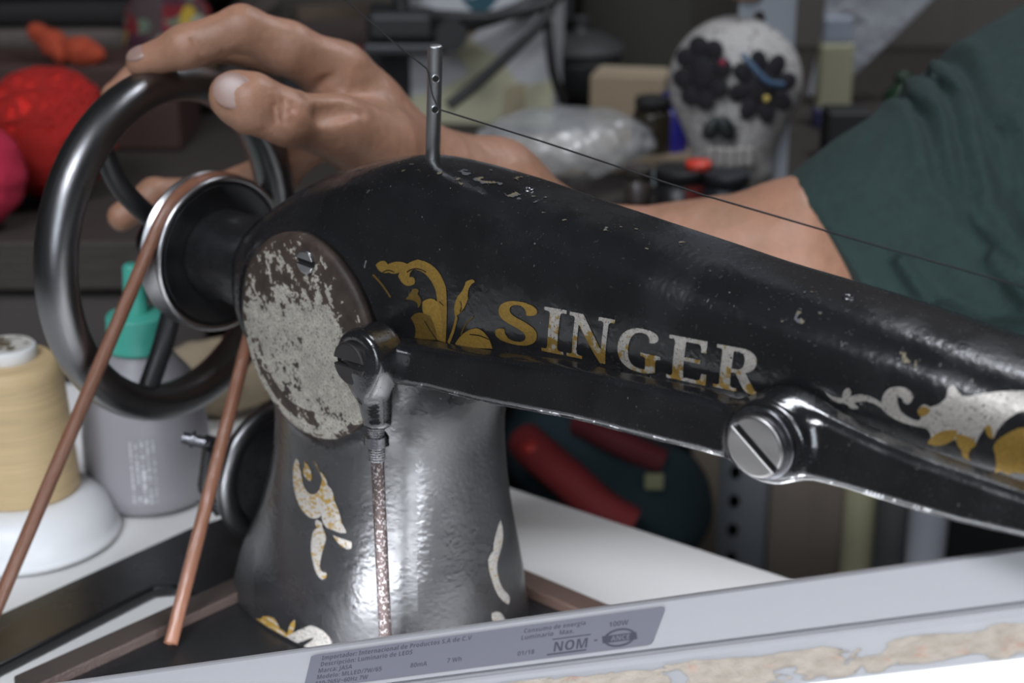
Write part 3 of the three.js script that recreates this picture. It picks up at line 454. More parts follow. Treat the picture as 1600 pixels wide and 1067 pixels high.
// black sewing thread
{
  const b = mz(683, 170, 0), w = (m) => MACHINE.clone().addScaledVector(mX, m.x).addScaledVector(mZ, m.z).add(V3(0, m.y, 0)), h = w(b);
  const p = [at(430, -90, 0.66), at(540, 0, 0.63), at(610, 62, 0.60), at(668, 108, 0.566), at(676, 150, 0.561), at(686, 171, 0.5605), at(850, 222, 0.535), at(1100, 305, 0.50), at(1350, 378, 0.465), at(1570, 440, 0.44), at(1700, 476, 0.43)];
  const cv = new THREE.CatmullRomCurve3(p, false, 'catmullrom', 0.0), o = solo('sewing_thread', new THREE.TubeGeometry(cv, 200, 0.00032, 6), std([0.012, 0.011, 0.012], 0.8), 'thin black sewing thread running from the steel pin to the right', 'thread');
}
// ---------------------------------------------------------------- lamp bar in front of the machine
{
  const e0 = at(120, 1067, 0.543), e1 = at(1600, 860, 0.43), o = e0.clone().lerp(e1, 0.5), dl = e1.clone().sub(e0), ang = Math.atan2(-dl.z, dl.x), tilt = Math.atan2(dl.y, Math.hypot(dl.x, dl.z));
  const t = thing('led_lamp', 'white lamp bar with a grey rating label lying across the front', 'lamp', o, ang), y = 0; t.rotation.set(0, ang, tilt, 'YXZ'); t.updateMatrixWorld(true);
  // profile in (z towards the camera, y): top edge at 0, 0
  const sec = (pts) => { const s = new THREE.Shape(pts.map(([z, h]) => new THREE.Vector2(z, h))); return s; };
  const ext = (pts, x0, x1, bevel = 0.0004) => { const g = new THREE.ExtrudeGeometry(sec(pts), { depth: x1 - x0 - 2 * bevel, bevelThickness: bevel, bevelSize: bevel, bevelOffset: -bevel, bevelSegments: 2 }); g.rotateY(Math.PI / 2).translate(x0 + bevel, 0, 0); const p = g.attributes.position; return g; };
  // extruding along z and turning by 90 degrees sends (x, y) to (-z, y): mirror the profile
  const prof = (pts) => pts.map(([z, h]) => [-z, h + y]).reverse();
  const X0 = -0.182, X1 = 0.195, k = 0.001;
  const house = [[-5, -1.2], [-1, 0], [0.3, -0.2], [6.1, -11.6], [5.2, -12.2], [5.4, -13.0], [6.2, -13.2], [7.4, -12.9], [8.2, -13.6], [8.6, -14.8], [9.0, -15.2], [16.4, -22.6], [16.0, -23.6], [14, -23.4], [-4, -10]].map(([a, b]) => [a * k, b * k]);
  part('housing', ext(prof(house), X0, X1), std([0.375, 0.375, 0.39], 0.45, { bumpMap: rep(T.grain, 4), bumpScale: 0.00004 }), t);
  // foam tape residue on the back strip: a thin rough layer with a broken outline
  {
    const W = 2048, H = 64, [c, g] = canvas(W, H), im = g.createImageData(W, H), d = im.data;
    for (let j = 0; j < H; j++) for (let i = 0; i < W; i++) {
      const u = i / W, v = j / H, n = fbm(i / 46, j / 20, 4, 5), e = Math.min(v * 5, (1 - v) * 3.2, 1), big = fbm(i / 130, j / 60, 11, 3), a = n * 0.75 + big * 0.55 - 0.43 - (1 - e) * 0.3 > 0.0, f = fbm(i / 16, j / 9, 6, 3), r = fbm(i / 30, j / 14, 9), o2 = (j * W + i) * 4;
      const red = sstep(r, 0.66, 0.78) * 0.6; d[o2] = 180 + 34 * (f - 0.5) + red * 6; d[o2 + 1] = 169 + 34 * (f - 0.5) - red * 20; d[o2 + 2] = 156 + 34 * (f - 0.5) - red * 26; d[o2 + 3] = a ? 255 : 0;
    }
    g.putImageData(im, 0, 0);
    const gm = new THREE.PlaneGeometry(X1 - X0 - 0.004, 0.0103, 1, 1), m = part('tape_residue', gm, new THREE.MeshStandardMaterial({ map: canvasTex(c), alphaTest: 0.5, roughness: 0.95, bumpMap: rep(T.grain, 10, 0.3), bumpScale: 0.0003, side: THREE.DoubleSide }), t, 'torn beige foam tape left on the white strip');
    m.position.set((X0 + X1) / 2, y - 18.9 * k + 0.0002, 12.7 * k + 0.0002); m.rotation.x = -Math.PI / 4;
  }
  // diffuser wrapped round the under side, open to the machine and below
  const dif = []; for (let i = 0; i <= 16; i++) { const a = lerp(-0.05, Math.PI * 0.98, i / 16); dif.push([(4.5 + 11.5 * Math.cos(a)) * k, (-24 - 11 * Math.sin(a)) * k]); } dif.push([-7 * k, -14 * k], [-5.2 * k, -10.4 * k]); dif.push([13.5 * k, -23.2 * k]);
  part('diffuser', ext(prof(dif), X0 + 0.004, X1 - 0.004, 0.0002), std([0.85, 0.85, 0.85], 0.5, { emissive: lin(0.93, 0.97, 1.0), emissiveIntensity: 1.6 }), t, 'glowing white diffuser under the lamp housing');
  const l = new THREE.RectAreaLight(0xf3f7ff, LED_NITS, X1 - X0 - 0.02, 0.03), lp = V3((X0 + X1) / 2, y - 0.026, -0.0135); l.position.copy(t.localToWorld(lp.clone())); l.name = 'led_lamp_light';
  l.quaternion.copy(t.quaternion).multiply(new THREE.Quaternion().setFromAxisAngle(V3(1, 0, 0), -0.84)); scene.add(l);
  // the open tray with its flat diffuser, on the photographer's side of the wall
  const tray = [[15, -23.2], [62, -29], [62, -31], [15, -25.2]].map(([a, b]) => [a * k, b * k]);
  part('diffuser', ext(prof(tray), X0 + 0.004, X1 - 0.004, 0.0002), std([0.85, 0.85, 0.85], 0.5, { emissive: lin(0.93, 0.97, 1.0), emissiveIntensity: 1.6 }), t, 'glowing white flat diffuser of the lamp tray');
  const l2 = new THREE.RectAreaLight(0xf3f7ff, TRAY_NITS, X1 - X0 - 0.02, 5 * k), ta = Math.atan2(5.8, 47); l2.position.copy(t.localToWorld(V3((X0 + X1) / 2, -25.0 * k, 36 * k))); l2.name = 'led_tray_light';
  l2.quaternion.copy(t.quaternion).multiply(new THREE.Quaternion().setFromAxisAngle(V3(1, 0, 0), Math.PI / 2 + ta)); scene.add(l2);
  for (const x of [X0 + 0.012, X1 - 0.02]) { const hgt = (o.y - TABLE + x * Math.sin(tilt)) / Math.cos(tilt); part('leg', merge([box(0.012, hgt - 0.03, 0.006, x, -(hgt + 0.026) / 2, -0.001, 0.001), box(0.03, 0.004, 0.07, 0, 0, 0, 0.001).rotateZ(-tilt).translate(x, -hgt + 0.0035, 0)]), M.steel, t); }
  // rating label
  {
    const W = 2048, H = 208, [c, g] = canvas(W, H); g.fillStyle = '#6c6c76'; g.beginPath(); g.moveTo(70, 8); g.quadraticCurveTo(90, 0, 120, 0); g.lineTo(W - 30, 0); g.quadraticCurveTo(W, 0, W - 14, 30); g.lineTo(W - 90, H - 20); g.quadraticCurveTo(W - 100, H, W - 130, H); g.lineTo(30, H); g.quadraticCurveTo(0, H, 8, H - 20); g.closePath(); g.fill();
    g.fillStyle = '#3b3b47'; const wr = (s, x, yy, h, st = '') => { g.save(); g.translate(x, yy); g.transform(1, 0, -0.25, 1, 0, 0); g.font = st + ' ' + h + 'px sans-serif'; g.fillText(s, 0, 0); g.restore(); };
    wr('Importador: Internacional de Productos S.A de C.V', 130, 40, 36, 'bold'); wr('Descripción: Luminario de LEDS', 118, 78, 36, 'bold'); wr('Marca: JASA', 100, 116, 36, 'bold'); wr('Modelo: MLLED/7W/65', 88, 154, 36, 'bold'); wr('110-265V~60Hz 7W', 74, 192, 36, 'bold');
    wr('80mA', 640, 158, 36, 'bold'); wr('7 Wh', 850, 158, 36, 'bold'); wr('01/18', 1240, 172, 36, 'bold'); wr('Consumo de energía', 1290, 44, 34, 'bold'); wr('Luminario   Max.', 1270, 82, 36, 'bold'); wr('100W', 1740, 76, 40, 'bold');
    wr('NOM', 1430, 176, 78, 'bold'); g.fillRect(1400, 184, 210, 9); g.fillRect(1440, 100, 205, 7); wr('-', 1650, 160, 70, 'bold');
    g.lineWidth = 12; g.strokeStyle = '#3b3b47'; g.beginPath(); g.ellipse(1790, 144, 78, 46, -0.1, 0, Math.PI * 2); g.stroke(); g.fillStyle = '#3b3b47'; g.fillRect(1700, 124, 180, 42); g.fillStyle = '#6c6c76'; wr('ANCE', 1742, 158, 38, 'bold');
    const a = at(488, 1045, 0.45), gm = new THREE.PlaneGeometry(0.1235, 0.0104), m = part('rating_label', gm, new THREE.MeshStandardMaterial({ map: canvasTex(c), alphaTest: 0.5, roughness: 0.5, side: THREE.DoubleSide }), t, 'grey rating label with printed text');
    const lc = t.worldToLocal(at(746, 1003, 0.489)); m.position.set(lc.x, y - 5.9 * k + 0.0001, 3.2 * k + 0.0003); m.rotation.x = -Math.atan2(5.8, 11.4);
  }
}

// ---------------------------------------------------------------- the person's arm: forearm and hand, one body; sleeve as clothing
{
  const t = thing('person', 'person in a green t-shirt reaching over to grip the handwheel', 'person', V3(at(1600, 300, 0.82).x, 0, at(1600, 300, 0.82).z)), off = t.position;
  const J = (px, py, d) => at(px, py, d).sub(off);
  const chain = (js) => js.slice(1).map((j, i) => [J(js[i][0], js[i][1], js[i][2]), J(j[0], j[1], j[2]), js[i][3], j[3]]);
  const idx = chain([[222, 98, 0.668, 0.0066], [290, 74, 0.664, 0.0086], [378, 44, 0.664, 0.0092], [455, 76, 0.672, 0.0102], [530, 112, 0.684, 0.0118]]);
  const thb = chain([[368, 152, 0.632, 0.0105], [392, 160, 0.632, 0.0113], [448, 184, 0.638, 0.0106], [525, 198, 0.655, 0.0125], [600, 235, 0.678, 0.0165]]);
  const mid = chain([[180, 150, 0.722, 0.0066], [235, 108, 0.722, 0.0082], [330, 62, 0.712, 0.0090], [430, 78, 0.706, 0.0098], [525, 110, 0.702, 0.0112]]);
  const rin = chain([[190, 338, 0.745, 0.0066], [242, 306, 0.748, 0.0078], [335, 305, 0.765, 0.0084], [440, 262, 0.772, 0.0094], [530, 180, 0.722, 0.0108]]);
  const pin = chain([[408, 340, 0.785, 0.0058], [430, 300, 0.785, 0.0068], [470, 240, 0.772, 0.0076], [540, 205, 0.735, 0.0096]]);
  const palm = chain([[530, 118, 0.69, 0.013], [570, 178, 0.697, 0.0160], [628, 268, 0.705, 0.0165]]).concat(chain([[525, 132, 0.71, 0.012], [575, 200, 0.715, 0.016], [640, 285, 0.72, 0.0170]])).concat(chain([[535, 205, 0.668, 0.012], [600, 250, 0.69, 0.0165]]));
  const fore = chain([[635, 278, 0.708, 0.0180], [690, 296, 0.722, 0.0215], [770, 304, 0.74, 0.0228], [880, 385, 0.752, 0.0205], [1010, 416, 0.76, 0.0245], [1110, 412, 0.76, 0.0275], [1250, 390, 0.755, 0.031], [1420, 340, 0.76, 0.034]]);
  const join = (list, p, k) => { let d = 1e3; for (const [a, b, ra, rb] of list) d = smin(d, dCap(p, a, b, ra, rb), k); return d; };
  const boxes = (list) => { const lo = V3(1e3, 1e3, 1e3), hi = V3(-1e3, -1e3, -1e3); for (const [a, b, ra, rb] of list) { const r = Math.max(ra, rb) + 0.006; for (const q of [a, b]) { lo.min(q.clone().subScalar(r)); hi.max(q.clone().addScalar(r)); } } return [lo.toArray(), hi.toArray()]; };
  // knuckle creases and the fold of the thumb's web, found on the skin and sunk below
  const crease = [];
  const hand = (x, y, z) => {
    const p = [x, y, z];
    let d = join(palm, p, 0.014);
    const fg = Math.min(join(idx, p, 0.004), join(mid, p, 0.004), join(rin, p, 0.004), join(pin, p, 0.004));
    d = smin(d, fg, 0.009); d = smin(d, join(thb, p, 0.005), 0.010);
    d = smin(d, join(fore, p, 0.016), 0.02);
    for (const [c, r, h] of crease) { const q = Math.hypot(x - c.x, y - c.y, z - c.z) / r; if (q < 3) d += h * Math.exp(-q * q); }
    d += 0.00035 * (noise(x * 330, y * 330, z * 330) - 0.5) + 0.0008 * (noise(x * 90, y * 90, z * 90) - 0.5);
    return d;
  };
  const onHand = (px, py) => { const r = rayOf(px, py), c = camera.position.clone().sub(off); for (let d = 0.55; d < 0.8; d += 0.0006) { const q = c.clone().addScaledVector(r, d); if (hand(q.x, q.y, q.z) < 0.0003) return q; } return null; };
  const lines = [[[[432, 160], [428, 175], [432, 192]], 0.0011, 0.0006], [[[444, 158], [442, 176], [445, 196]], 0.0013, 0.0007], [[[456, 162], [455, 178], [456, 194]], 0.0011, 0.0006], [[[438, 168], [450, 170], [462, 172]], 0.001, 0.0004], [[[500, 180], [520, 176], [545, 172]], 0.0030, 0.0030], [[[520, 172], [548, 174], [572, 178]], 0.0020, 0.0008], [[[300, 62], [308, 72], [316, 84]], 0.0013, 0.0004], [[[476, 150], [500, 134], [520, 118]], 0.0022, 0.0008]], found = [];
  for (const [pp, r, h] of lines) for (let i = 1; i < pp.length; i++) for (let k = 0; k < 6; k++) { const q = onHand(lerp(pp[i - 1][0], pp[i][0], k / 6), lerp(pp[i - 1][1], pp[i][1], k / 6)); if (q) found.push([q, r, h * 0.75]); }
  crease.push(...found);
  const all = [...idx, ...thb, ...mid, ...rin, ...pin, ...palm], [hl, hh] = boxes(all), [fl, fh] = boxes(fore);
  const skinMap = dataTex(512, (u, v) => { const a = pfbm(u, v, 10, 61, 5), b = pnoise(u, v, 200, 3), k = 0.88 + 0.2 * a + 0.06 * b; return [0.59 * k, 0.435 * k * (1 - 0.05 * (a - 0.5)), 0.347 * k]; }, { srgb: true, repeat: 8 });
  const skin = new THREE.MeshPhysicalMaterial({ map: skinMap, roughness: 0.52, bumpMap: rep(T.grain, 14), bumpScale: 0.00012 });
  // one field, two grids that meet inside the wrist: a fine one for the hand and a coarser one for the forearm
  const gAll = surface(hand, [Math.min(hl[0], fl[0]), Math.min(hl[1], fl[1]), Math.min(hl[2], fl[2])], [fh[0], Math.max(hh[1], fh[1]), Math.max(hh[2], fh[2])], 0.0022); 
  const bodyMesh = part('arm_and_hand', gAll, skin, t);
  // nails
  const nailM = std([0.285, 0.185, 0.155], 0.38);
  const nail = (p, ax, up, l, w) => { const g = new THREE.SphereGeometry(1, 24, 16).scale(l, 0.0014, w); const x = ax.clone().normalize(), yv = up.clone().addScaledVector(x, -up.dot(x)).normalize(), z = x.clone().cross(yv); g.applyMatrix4(new THREE.Matrix4().makeBasis(x, yv, z).setPosition(p)); part('fingernail', g, nailM, bodyMesh); };
  const toCam = (p) => camera.position.clone().sub(p.clone().add(off)).normalize();
  { const c = J(368, 150, 0.632), u = toCam(c); u.add(V3(-0.1, 0.22, 0)).normalize(); nail(c.clone().addScaledVector(u, 0.0101), J(392, 158, 0.632).sub(J(350, 140, 0.633)), u, 0.0082, 0.0072); }
  { const c = J(226, 98, 0.668), u = toCam(c).add(V3(-0.7, 1.1, 0)).normalize(); nail(c.clone().addScaledVector(u, 0.0060), J(290, 74, 0.664).sub(J(222, 98, 0.668)), u, 0.0055, 0.0042); }
  // shirt
  const slv = chain([[1278, 408, 0.757, 0.0340], [1345, 395, 0.758, 0.0415], [1450, 388, 0.765, 0.058], [1560, 352, 0.775, 0.072], [1700, 300, 0.79, 0.09], [1850, 330, 0.80, 0.12]]);
  const folds = [[[1425, 178], [1430, 240], [1480, 300], [1545, 352]], [[1500, 100], [1498, 190], [1520, 260], [1600, 380]], [[1525, 180], [1545, 260], [1600, 330]], [[1465, 150], [1462, 220], [1470, 260]], [[1440, 425], [1500, 455], [1580, 452]], [[1500, 350], [1560, 410], [1610, 430]], [[1370, 360], [1420, 420], [1470, 460]]].map((f) => f.map(([x, y]) => [x, y]));
  const segD = (px, py, f) => { let d = 1e9; for (let i = 1; i < f.length; i++) { const [ax, ay] = f[i - 1], [bx, by] = f[i], ex = bx - ax, ey = by - ay, s = clamp(((px - ax) * ex + (py - ay) * ey) / (ex * ex + ey * ey), 0, 1); d = Math.min(d, Math.hypot(px - ax - ex * s, py - ay - ey * s)); } return d; };
  const hemN = J(1345, 350, 0.757).sub(J(1268, 394, 0.757)).normalize(), hemO = J(1274, 375, 0.757); hemN.add(V3(0.1, 0.09, 0)).normalize();
  // folds live on the sleeve's own side surface: measured in its upright plane through the arm
  const plane = (x, y) => { const a = J(1272, 392, 0.757), ux = 0.735 / F, uy = ux / 0.95; return [1272 + (x - a.x) / ux, 392 - (y - a.y) / uy]; };
  const shirt = (x, y, z) => {
    const p = [x, y, z]; let d = join(slv, p, 0.03);
    const [px, py] = plane(x, y); let f = 0; for (const c of folds) { const q = segD(px, py, c) / 13; if (q < 4) f += Math.exp(-q * q) * 0.004 - 0.0014 * Math.exp(-((q - 1.9) ** 2)); } d += f + 0.003 * (fbm(x * 28, y * 22, z * 28, 3) - 0.5);
    return smax(d, -((x - hemO.x) * hemN.x + (y - hemO.y) * hemN.y + (z - hemO.z) * hemN.z), 0.0015);
  };
  const [sl, sh] = boxes(slv), gS = surface(shirt, [sl[0], sl[1], sl[2]], [sh[0], sh[1], sh[2]], 0.0032);
  const clothMap = dataTex(512, (u, v) => { const a = pfbm(u, v, 40, 71, 4), k = 0.86 + 0.28 * a; return [0.108 * k, 0.182 * k, 0.174 * k]; }, { srgb: true, repeat: 7 });
  part('t_shirt', gS, std([1, 1, 1], 0.92, { map: clothMap, bumpMap: rep(T.weave, 14), bumpScale: 0.0002 }), t, 'dark green t-shirt sleeve');
}

// ---------------------------------------------------------------- things on the white table, left
{
  const p = onY(42, 838, TABLE), t = thing('thread_cone', 'large cone of cream thread on a flared white plastic base', 'thread cone', p);
  const dirty = dataTex(256, (u, v) => { const n = fbm(u * 9, v * 9, 2, 4), r = Math.hypot(u - 0.5, v - 0.5), k = n > 0.55 && r < 0.42 ? 1 : 0; return k ? [0.36, 0.31, 0.24] : [0.74, 0.73, 0.7]; }, { srgb: true });
  part('plastic_base', lathe([[0, 0.0005], [0.0415, 0.0005], [0.0435, 0.002], [0.043, 0.005], [0.0408, 0.0065], [0.041, 0.009], [0.0385, 0.016], [0.033, 0.0215], [0.0262, 0.025], [0, 0.025]]), std([0.72, 0.73, 0.74], 0.4), t);
  const tm = dataTex(64, (u, v) => { const k = 0.95 + 0.10 * (noise(u * 6, v * 420) - 0.5) + 0.04 * (noise(u * 5, v * 90) - 0.5); return [0.80 * k, 0.70 * k, 0.53 * k]; }, { srgb: true, m: 1024 });
  part('wound_thread', lathe([[0.0245, 0.0245], [0.0268, 0.026], [0.0262, 0.04], [0.0240, 0.082], [0.0225, 0.0865], [0.0195, 0.0895], [0, 0.09]], 72), std([1, 1, 1], 0.55, { map: tm, bumpMap: tm, bumpScale: 0.00008 }), t, 'wound cream thread');
  part('tube_end', lathe([[0, 0.0885], [0.0125, 0.0885], [0.0135, 0.0895], [0.0135, 0.0945], [0.0125, 0.0958], [0, 0.0958]]), std([0.75, 0.75, 0.74], 0.45), t);
  const cap = new THREE.CircleGeometry(0.0122, 48).rotateX(-Math.PI / 2).translate(0, 0.0961, 0); part('paper_disc', cap, std([1, 1, 1], 0.8, { map: dirty }), t, 'stained paper disc on the cone top');
}
{
  const p = onY(236, 772, TABLE), t = thing('glue_bottle', 'translucent squeeze bottle with a teal nozzle cap behind the handwheel', 'bottle', p);
  part('bottle_body', lathe([[0, 0.0006], [0.027, 0.0006], [0.0305, 0.004], [0.031, 0.010], [0.0305, 0.035], [0.0285, 0.052], [0.024, 0.064], [0.017, 0.073], [0.0135, 0.0765], [0.0135, 0.081], [0, 0.081]]), std([0.30, 0.29, 0.31], 0.45), t);
  const teal = std([0.07, 0.42, 0.33], 0.4);
  part('cap', lathe([[0, 0.077], [0.0145, 0.077], [0.0148, 0.0785], [0.0144, 0.0935], [0.0135, 0.095], [0.0065, 0.0955], [0, 0.0955]]), teal, t);
  part('nozzle', lathe([[0.0062, 0.0955], [0.0052, 0.105], [0.0045, 0.118], [0.0035, 0.1195], [0, 0.1195]], 32), teal, t);
  const [c, g] = canvas(128, 256); g.fillStyle = '#e8e8ec'; seed = 3; for (let i = 0; i < 5; i++) for (let k = 0; k < 26; k++) { const h = 2 + rnd() * 7; if (rnd() < 0.8) g.fillRect(14 + i * 22 + (i === 2 ? -3 : 0), 6 + k * 9.4, (i === 2 ? 17 : 9) * (0.5 + rnd() * 0.5), h); }
  const gm = new THREE.CylinderGeometry(0.0311, 0.0312, 0.034, 24, 1, true, -0.28, 0.5).translate(0, 0.0255, 0), m = part('print', gm, new THREE.MeshStandardMaterial({ map: canvasTex(c), alphaTest: 0.5, roughness: 0.6, side: THREE.DoubleSide }), t, 'worn white print'); m.rotation.y = 0.2;
}
{ // folded cloth and a jar behind the bottle
  const p = onY(345, 640, TABLE); const g = surface((x, y, z) => dEll(x, y, z, [0, 0.02, 0], [0.04, 0.02 + 0.004 * (noise(x * 90, z * 90) - 0.5), 0.028]) + 0.004 * (fbm(x * 60, y * 60, z * 60) - 0.5), [-0.05, -0.004, -0.04], [0.05, 0.05, 0.04], 0.003);
  solo('cloth_bundle', g, std([0.30, 0.24, 0.16], 0.9), 'crumpled tan cloth bundle lying on the table behind the handwheel', 'cloth', V3(p.x, TABLE + 0.0005, p.z), 0.3);
}
// ---------------------------------------------------------------- the workbench and what stands on it
const BZ = -0.88;
const benchT = thing('workbench', 'dark wooden workbench with metal posts along the back wall', 'workbench', V3(0, 0, 0));
{
  const bw = std([0.034, 0.026, 0.022], 0.75, { bumpMap: rep(T.streak, 3), bumpScale: 0.001 });
  part('bench_top', box(2.6, 0.03, 0.72, 0, BENCH - 0.015, BZ - 0.36, 0.003), bw, benchT);
  part('drawer_front', box(0.95, 0.19, 0.02, -0.655, BENCH - 0.13, BZ - 0.02, 0.003), std([0.05, 0.042, 0.038], 0.75, { bumpMap: rep(T.mottle, 3), bumpScale: 0.001 }), benchT);
  part('lower_shelf', box(1.4, 0.025, 0.7, -0.595, 0.33, BZ - 0.4, 0.003), bw, benchT); part('lower_shelf', box(1.14, 0.025, 0.5, 0.68, 0.33, BZ - 0.5, 0.003), bw, benchT);
  // perforated angle post, two flanges
  const b = at(1152, 860, 1.13), k = at(1152, 860, 1.13), px = b.x, pz = b.z, pm = std([0.24, 0.26, 0.285], 0.5, { metalness: 0.2 });
  const fl = new THREE.Shape(); fl.moveTo(-0.017, 0); fl.lineTo(0.017, 0); fl.lineTo(0.017, 1.9); fl.lineTo(-0.017, 1.9); fl.closePath();
  for (let i = 0; i < 85; i++) { const h = new THREE.Path(); h.absellipse(-0.004, 0.03 + i * 0.0222, 0.004, 0.0055, 0, Math.PI * 2, true); fl.holes.push(h); }
  part('angle_post', merge([new THREE.ExtrudeGeometry(fl, { depth: 0.002, bevelEnabled: false, curveSegments: 8 }), box(0.002, 1.9, 0.034, 0.018, 0.95, -0.016, 0.0005)]).rotateY(-0.12).translate(px, 0.001, pz), pm, benchT, 'grey perforated angle post');
  part('angle_post', box(0.04, 1.9, 0.03, 0.98, 0.951, BZ - 0.62, 0.002), pm, benchT);
  part('angle_post', box(0.04, 1.9, 0.03, -0.98, 0.951, BZ - 0.62, 0.002), pm, benchT);
  part('side_panel', box(0.02, 0.8, 0.6, 1.25, 0.401, BZ - 0.36, 0.002), bw, benchT); part('side_panel', box(0.02, 0.8, 0.6, -1.25, 0.401, BZ - 0.36, 0.002), bw, benchT);
}
const stand = (px, py, y, fn) => fn(onY(px, py, y), y);
// lath and boards under the lever; tube and pipe stand in for reflected streaks
function upright(name, label, cat, px, py, d, w, depth, m, h = 0.72, round = false) {
  const p = at(px, py, d); const g = round ? cyl(w / 2, w / 2, h, 40).translate(0, h / 2, 0) : box(w, h, depth, 0, h / 2, 0, 0.002); return solo(name, g, m, label, cat, V3(p.x, 0.0005, p.z), 0);
}
upright('wooden_lath', 'narrow pale wooden lath standing left of the perforated post', 'lath', 1098, 800, 1.08, 0.018, 0.015, std([0.42, 0.34, 0.26], 0.75, { bumpMap: rep(T.streak, 3), bumpScale: 0.001 }));
upright('brown_board', 'dull brown board standing right of the perforated post', 'board', 1262, 800, 1.13, 0.058, 0.012, std([0.34, 0.285, 0.24], 0.6, { bumpMap: rep(T.streak, 2), bumpScale: 0.001 }));
upright('yellow_streak_tube', 'yellowish tube standing in for a reflected streak beside the dull brown board', 'tube', 1343, 800, 1.10, 0.022, 0, std([0.62, 0.60, 0.38], 0.7), 0.70, true);
upright('metal_strip', 'dark grey metal strip leaning between the yellowish tube and pale pipe', 'metal strip', 1390, 800, 1.12, 0.026, 0.006, std([0.20, 0.20, 0.205], 0.5, { metalness: 0.2 }));
upright('pale_streak_pipe', 'pale bluish pipe standing in for a reflected streak right of the grey strip', 'pipe', 1452, 800, 1.06, 0.026, 0, std([0.66, 0.70, 0.78], 0.35), 0.70, true);
upright('dark_board', 'black board standing at the right end under the bench', 'board', 1560, 800, 1.08, 0.07, 0.012, std([0.015, 0.015, 0.016], 0.6));
// rolled teal bag with red straps on the lower shelf, seen beyond the table edge
{
  const c = at(945, 735, 1.06), t = thing('duffel_bag', 'dark teal cloth bag with red trim lying under the bench', 'bag', V3(c.x, 0.3435, c.z));
  const W = (px, py, d) => at(px, py, d).sub(t.position);
  const a = W(880, 690, 1.10), b = W(1010, 790, 1.06), f = (x, y, z) => dCap([x, y, z], a, b, 0.042, 0.044) + 0.005 * (fbm(x * 35, y * 35, z * 35) - 0.5);
  part('bag_body', surface(f, [-0.13, c.y - 0.3435 - 0.12, -0.1], [0.13, c.y - 0.3435 + 0.12, 0.1], 0.005), std([0.022, 0.045, 0.056], 0.85, { bumpMap: rep(T.weave, 8), bumpScale: 0.0005 }), t);
  const red = std([0.26, 0.028, 0.032], 0.75);
  part('strap', tube([W(822, 690, 1.03), W(835, 703, 1.02), W(890, 750, 1.0), W(940, 795, 0.99), W(985, 822, 0.99)], 0.0125, 40, 16).scale(1, 1, 1), red, t, 'thick red strap');
  part('strap', tube([W(905, 660, 1.05), W(960, 688, 1.03), W(1035, 722, 1.03)], 0.009, 30, 12), std([0.12, 0.015, 0.02], 0.8), t, 'dark red strap');
  part('buckle', new THREE.SphereGeometry(0.006, 20, 14).scale(1.2, 0.8, 1).translate(...W(832, 700, 1.01).toArray()), std([0.5, 0.04, 0.03], 0.5), t, 'bright red buckle');
  part('patch', box(0.012, 0.011, 0.002, ...W(1022, 752, 1.005).toArray(), 0.001).clone(), std([0.30, 0.31, 0.17], 0.8), t, 'small pale yellow patch');
  part('bag_side', box(0.16, 0.20, 0.10, 0.01, 0.1, -0.09, 0.02), std([0.012, 0.014, 0.016], 0.9), t, 'black lower side');
}
// red yarn ball and orange yarn twists, left
{
  const p = onY(72, 322, BENCH), r = 0.040, t = thing('yarn_ball', 'big bright red yarn ball on the bench left of the handwheel', 'yarn ball', V3(p.x, BENCH + 0.002, p.z - 0.02));
  const red = std([0.95, 0.03, 0.02], 0.9, { bumpMap: rep(T.grain, 6), bumpScale: 0.0015 });
  part('wound_core', new THREE.SphereGeometry(r - 0.001, 48, 32).translate(0, r, 0), red, t);
  seed = 11; const strands = []; for (let i = 0; i < 46; i++) { const a = rnd() * 6.28, b = rnd() * 3.14, g = new THREE.TorusGeometry(r - 0.0015 + rnd() * 0.001, 0.0022, 6, 56).rotateX(b).rotateY(a).translate(0, r, 0); strands.push(g); }
  const s = part('yarn_strands', merge(strands), red, t); s.userData.kind = 'stuff';
  const d = at(-12, 235, 0.92); const q = solo('yarn_ball', surface((x, y, z) => Math.hypot(x, y - 0.033, z) - 0.032 + 0.002 * Math.sin(55 * (x + y * 2) / 0.3) * 0.3 + 0.002 * fbm(x * 90, y * 90, z * 90), [-0.04, -0.004, -0.04], [0.04, 0.07, 0.04], 0.003), std([0.42, 0.012, 0.045], 0.9, { bumpMap: rep(T.grain, 8), bumpScale: 0.001 }), 'dark crimson yarn ball partly cut off at the picture edge', 'yarn ball', V3(d.x - 0.014, BENCH, d.z + 0.0));
}
{
  const or = std([0.36, 0.05, 0.018], 0.9, { bumpMap: rep(T.grain, 5), bumpScale: 0.001 });
  const mk = (pts, r, label) => { const pp = pts.map(([x, y, d]) => at(x, y, d)), c = pp[0].clone(), t = solo('yarn_twist', surface((x, y, z) => { let v = 1; for (let i = 1; i < pp.length; i++) v = smin(v, dCap([x, y, z], pp[i - 1].clone().sub(c), pp[i].clone().sub(c), r[i - 1], r[i]), 0.008); return v + 0.003 * (fbm(x * 120, y * 120, z * 120) - 0.5); }, [-0.05, -0.08, -0.05], [0.09, 0.05, 0.05], 0.003), or, label, 'yarn', c); };
  mk([[58, 50, 1.13], [85, 68, 1.12], [94, 86, 1.11]], [0.007, 0.008, 0.006], 'orange twist of yarn with a bent end, left of its twin');
  mk([[108, 74, 1.115], [128, 80, 1.11], [152, 86, 1.11]], [0.007, 0.009, 0.006], 'orange yarn lump above the right of the red ball');
}
